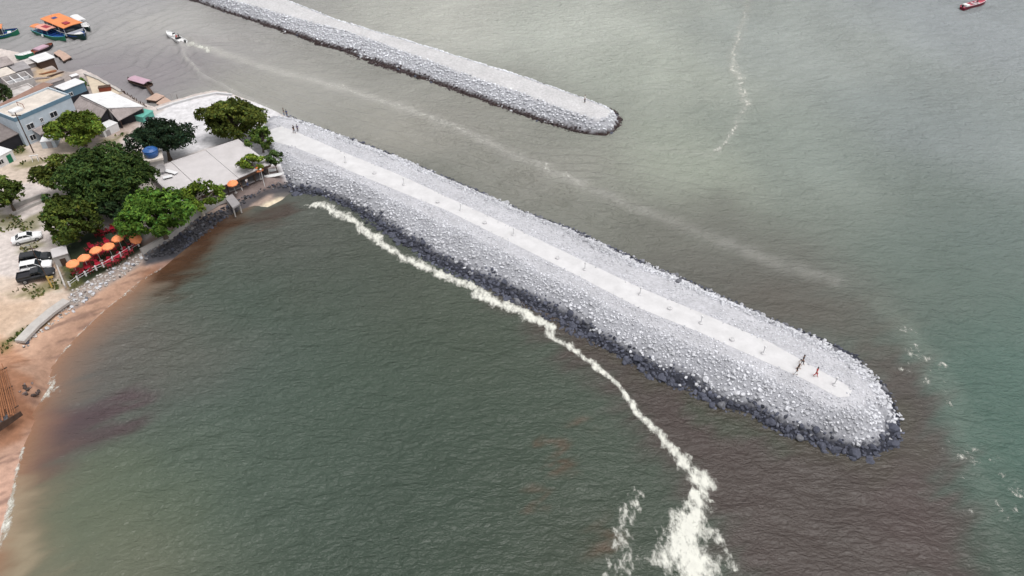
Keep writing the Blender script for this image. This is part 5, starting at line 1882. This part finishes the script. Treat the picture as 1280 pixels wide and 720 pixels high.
# slatted timber over the red bank
sl0 = at(-12, 452, 3.6)
tb = thing('timber_facing', 'brown slatted timber facing on the red earth bank at the left edge', 'bank facing', (sl0.x, sl0.y, 0))
A0, A1, B0, B1 = at(-30, 470, 4.2), at(6, 452, 3.2), at(-24, 540, 4.2), at(24, 512, 2.9)
mb = MB()
for i in range(17):
    f0 = i / 17 + random.uniform(-.008, .008)
    f1 = f0 + random.uniform(.022, .042)
    e0, e1 = random.uniform(-.03, .16), random.uniform(.84, 1.03)
    dz = Vector((0, 0, random.uniform(-.08, .10)))
    L0, L1 = A0.lerp(B0, e0), A1.lerp(B1, e0)
    K0, K1 = A0.lerp(B0, e1), A1.lerp(B1, e1)
    q = [L0.lerp(L1, f0), L0.lerp(L1, f1), K0.lerp(K1, f1), K0.lerp(K1, f0)]
    mb.slab([p + dz - Vector(tb.location) for p in q], .12)
mb.build('slats', M_timber, tb)
mb = MB()
for f_ in (.1, .5, .9):
    a, b_ = A0.lerp(B0, f_) - Vector(tb.location), A1.lerp(B1, f_) - Vector(tb.location)
    mb.tube(a - Vector((0, 0, .22)), b_ - Vector((0, 0, .22)), .09, n=6)
mb.build('bearer', M_wood, tb)
fcm = MB()
fcm.add([p - Vector(tb.location) for p in (B0 - Vector((0, 0, .3)), B1 - Vector((0, 0, .3)), B1 - Vector((0, 0, 1.0)), B0 - Vector((0, 0, 1.6)))], [(0, 1, 2, 3)])
fo_ = fcm.build('front_board', M_wood, tb)
fo_.modifiers.new('thickness', 'SOLIDIFY').thickness = .1
tag(boulder(at(6, 524, 2.6), .7, 1), 'pale rock on top of the brown bank at the left edge', 'rock')

# bollard lights down the walkway
def make_bollard():
    t_ = thing('bollard', '', 'bollard')
    MB().lathe([(.32, 0), (.32, .10), (.2, .2)], 14).build('footing', M_path, t_)
    MB().tube((0, 0, .2), (0, 0, 1.15), .065, .055, 10).build('shaft', M_white, t_)
    MB().lathe([(.1, 1.153), (.15, 1.2), (.15, 1.36), (.06, 1.45)], 12).build('cap', M_white, t_)
    return t_


def make_plinth():
    t_ = thing('plinth', '', 'plinth')
    MB().lathe([(.36, 0), (.36, .22), (.32, .26)], 12).build('footing', M_path, t_)
    for a_ in range(4):
        MB().tube((.16 * math.cos(a_ * 1.571), .16 * math.sin(a_ * 1.571), .26), (.16 * math.cos(a_ * 1.571), .16 * math.sin(a_ * 1.571), .42), .025, n=6).build('bolt', M_metal, t_)
    return t_


b0, n0 = make_bollard(), make_plinth()
pdir = path[9] - path[5]
prz = math.atan2(pdir[1], pdir[0])
sp1 = [(432, 203), (505, 231), (576, 263), (642, 294), (731, 337), (800, 368), (876, 404), (954, 442), (1043, 481)]
sp2 = [(468, 217), (547, 253), (606, 279), (697, 323), (837, 386), (915, 425)]
for i, (px, py) in enumerate(sp1):
    lb = 'white bollard light on the walkway, nearest the breakwater tip' if i == 8 else 'white bollard light on the walkway, nearest the shore' if i == 0 else 'short white bollard light standing midway along the pale walkway'
    p = at(px, py, ZP + .06)
    if i == 0:
        b0.location = p
        tag(b0, lb, 'bollard', 'bollard lights along the walkway')
    else:
        dup(b0, p, 0, lb, 'bollard lights along the walkway')
for i, (px, py) in enumerate(sp2):
    lb = 'low concrete plinth on the walkway, nearest the four walkers' if i == 5 else 'low round concrete plinth set between bollards along the walkway'
    p = at(px, py, ZP + .06)
    if i == 0:
        n0.location, n0.rotation_euler = p, (0, 0, prz)
        tag(n0, lb, 'plinth', 'concrete plinths along the walkway')
    else:
        dup(n0, p, prz, lb, 'concrete plinths along the walkway')


# ================================================================== people
def skin_mesh(name, pts, edges, rads, m, parent, sub=1):
    me = bpy.data.meshes.new(name + '_base')
    me.from_pydata(pts, edges, [])
    o = bpy.data.objects.new(name + '_base', me)
    C.objects.link(o)
    md = o.modifiers.new('skin', 'SKIN')
    md.use_smooth_shade = True
    for i, sv in enumerate(me.skin_vertices[0].data):
        r_ = rads[i]
        sv.radius = r_ if isinstance(r_, tuple) else (r_, r_)
        sv.use_root = (i == 0)
    ss = o.modifiers.new('sub', 'SUBSURF')
    ss.levels = sub
    ss.render_levels = sub
    bpy.context.view_layer.update()
    dg = bpy.context.evaluated_depsgraph_get()
    m2 = bpy.data.meshes.new_from_object(o.evaluated_get(dg))
    m2.name = name
    bpy.data.objects.remove(o)
    bpy.data.meshes.remove(me)
    m2.materials.clear()
    m2.materials.append(m)
    r2 = bpy.data.objects.new(name, m2)
    C.objects.link(r2)
    r2.parent = parent
    return r2


def person(label, loc, rz, top, bottom, pose='walk', scale=1.0, group=None, longlegs=True):
    """faces +y; one continuous body, clothes and hair are its children"""
    root = thing('person', label, 'person', loc, rz, group)
    root.scale = (scale,) * 3
    sit = pose == 'sit'
    hip = .50 if sit else .93
    k = {'walk': .30, 'stand': .05, 'sit': 0}[pose]
    pts, ed, rd = [], [], []

    def v(p, r_, par=None):
        pts.append(p)
        rd.append(r_)
        if par is not None:
            ed.append((par, len(pts) - 1))
        return len(pts) - 1
    pel = v((0, 0, hip), (.14, .10))
    wa = v((0, .01, hip + .17), (.12, .09), pel)
    chn = v((0, 0, hip + .38), (.15, .10), wa)
    nk0 = v((0, 0, hip + .52), (.07, .06), chn)
    nk = v((0, .015, hip + .60), (.052, .055), nk0)
    hd0 = v((0, .03, hip + .67), (.072, .085), nk)
    hd = v((0, .03, hip + .77), (.077, .095), hd0)
    v((0, .02, hip + .845), (.045, .055), hd)
    nose = v((0, .135, hip + .73), .012, hd0)
    legs, arms = [], []
    for s, ph in ((-1, 1), (1, -1)):
        hj = v((s * .10, 0, hip - .06), .085, pel)
        if sit:
            kn = v((s * .12, .42, hip - .02), .062, hj)
            an = v((s * .12, .44, .09), .04, kn)
        else:
            kn = v((s * .10, .5 * k * ph * .55 + .03, .49), .06, hj)
            an = v((s * .10, k * ph * .75 - .02, .09 + (.04 if ph < 0 and k > .1 else 0)), .04, kn)
        p = pts[an]
        ft = v((p[0], p[1] + .10, .045), .036, an)
        v((p[0], p[1] + .19, .032), .028, ft)
        legs.append((hj, kn, an))
        sh = v((s * .19, 0, hip + .47), .055, chn)
        el = v((s * .25, -.05 - k * .4 * ph + (.12 if sit else 0), hip + .20), .042, sh)
        wr = v((s * .24, .08 - k * .55 * ph + (.3 if sit else 0), hip + .0 + (.1 if sit else 0)), .03, el)
        p = pts[wr]
        pm = v((p[0], p[1] + .02, p[2] - .07), (.036, .022), wr)
        for q, (dy, ln) in enumerate(((-.028, .062), (-.010, .078), (.010, .074), (.027, .058))):
            f1_ = v((p[0] - s * .006, p[1] + .02 + dy, p[2] - .075 - ln * .55), .0095, pm)
            v((p[0] - s * .020, p[1] + .025 + dy, p[2] - .075 - ln), .008, f1_)
        th = v((p[0] - s * .018, p[1] + .055, p[2] - .055), .0105, pm)
        v((p[0] - s * .026, p[1] + .072, p[2] - .095), .009, th)
        arms.append((sh, el, wr))
    body = skin_mesh('body', pts, ed, rd, M_skin, root)
    # shirt
    P = lambda i: pts[i]
    sp_s = [P(pel), P(wa), P(chn), P(nk0)]
    se = [(0, 1), (1, 2), (2, 3)]
    sr = [(.152, .115), (.140, .108), (.168, .118), (.085, .075)]
    for sh, el, wr in arms:
        i = len(sp_s)
        mid = tuple((a + b_) / 2 for a, b_ in zip(P(sh), P(el)))
        sp_s += [P(sh), mid]
        se += [(2, i), (i, i + 1)]
        sr += [.072, .065]
    skin_mesh('shirt', sp_s, se, sr, top, root)
    tp_ = [(0, 0, hip + .06), P(pel)]
    te, tr_ = [(0, 1)], [(.150, .112), (.156, .118)]
    for hj, kn, an in legs:
        i = len(tp_)
        end = P(an) if longlegs else tuple(a * .25 + b_ * .75 for a, b_ in zip(P(hj), P(kn)))
        if longlegs:
            tp_ += [P(hj), P(kn), (end[0], end[1], end[2] + .03)]
            te += [(1, i), (i, i + 1), (i + 1, i + 2)]
            tr_ += [.098, .074, .058]
        else:
            tp_ += [P(hj), end]
            te += [(1, i), (i, i + 1)]
            tr_ += [.100, .092]
    skin_mesh('trousers' if longlegs else 'shorts', tp_, te, tr_, bottom, root)
    mb = MB()
    hc_ = Vector((0, .015, hip + .775))
    bm = bmesh.new()
    bmesh.ops.create_uvsphere(bm, u_segments=12, v_segments=8, radius=1)
    for vv in bm.verts:
        c_ = vv.co
        low = -.15 if c_.y > .3 else -.75
        c_.z = max(c_.z, low)
        vv.co = Vector((c_.x * .092, c_.y * .108 - .012, c_.z * .105))
    bm.verts.index_update()
    mb.add([tuple(hc_ + vv.co) for vv in bm.verts], [[x_.index for x_ in f.verts] for f in bm.faces])
    bm.free()
    mb.build('hair', M_hair, root, smooth=True)
    ey = MB()
    for s in (-1, 1):
        ey.lathe([(.004, -.009), (.011, 0), (.004, .009)], 8, c=(s * .032, .117, hip + .765))
    ey.build('eyes', M_rubber, root)
    return root


wdir = prz - math.pi / 2
Z1 = ZP + .062
person('person in black with dark trousers, farthest back of the walkway group', at(1002, 455.5, Z1), wdir, M_cblack, M_cblack)
person('person in a white top and dark shorts between two walkers in black', at(997.5, 461, Z1), wdir + .3, M_cwhite, M_cblack, longlegs=False)
person('person in dark clothes at the near edge of the walkway', at(994.5, 468.5, Z1), wdir + math.pi, M_cblack, M_cwhite, scale=.95)
person('person in red walking alone towards the breakwater tip', at(1019, 470.5, Z1), wdir, M_cred, M_cred, scale=.98)
person('person in black at the shore end of the walkway', at(368, 166.5, ZP + .07), wdir, M_cblack, M_cblack)
person('person in blue crouched against the shore end stones', at(372.5, 164.8, 3.0), wdir + 2.2, M_cblue, M_cblack, 'stand', .92)
person('person in dark clothes standing on the rocks by the channel', at(355.5, 144.5, 1.0), 2.0, M_cblack, M_cblue, 'stand')
person('person in grey blue leaning near the channel rocks', at(359, 146, 1.0), 3.2, M_cblue, M_cblue, 'stand', .95)
person('person in a white shirt standing near the tip of the far breakwater', at(731, 128.5, ZFAR + .03), 1.0, M_cwhite, M_cblack, 'stand', 1.05)
person('person in a white shirt standing on the restaurant deck', at(310, 233, ZL + .02), 1.0, M_cwhite, M_cblue, 'stand')
person('person in a dark shirt on the deck beside the landing slab', at(303, 239, ZL + .02), 2.5, M_cblack, M_cwhite, 'stand')
for dx, dy, m, lb in ((-1.0, .25, M_cred, 'person in red seated in the white motorboat'), (-1.0, -.35, M_cblack, 'person in black seated in the white motorboat')):
    p = on(sb, dx, dy, .42)
    person(lb, p, sb.rotation_euler.z - math.pi / 2, m, M_cblack, 'sit', .95)
person('person in dark clothes seated in the maroon boat', on(rd, 1.0, 0, .50), rd.rotation_euler.z - math.pi / 2, M_cblack, M_cblue, 'sit', .95)

print('objects', len(bpy.data.objects))
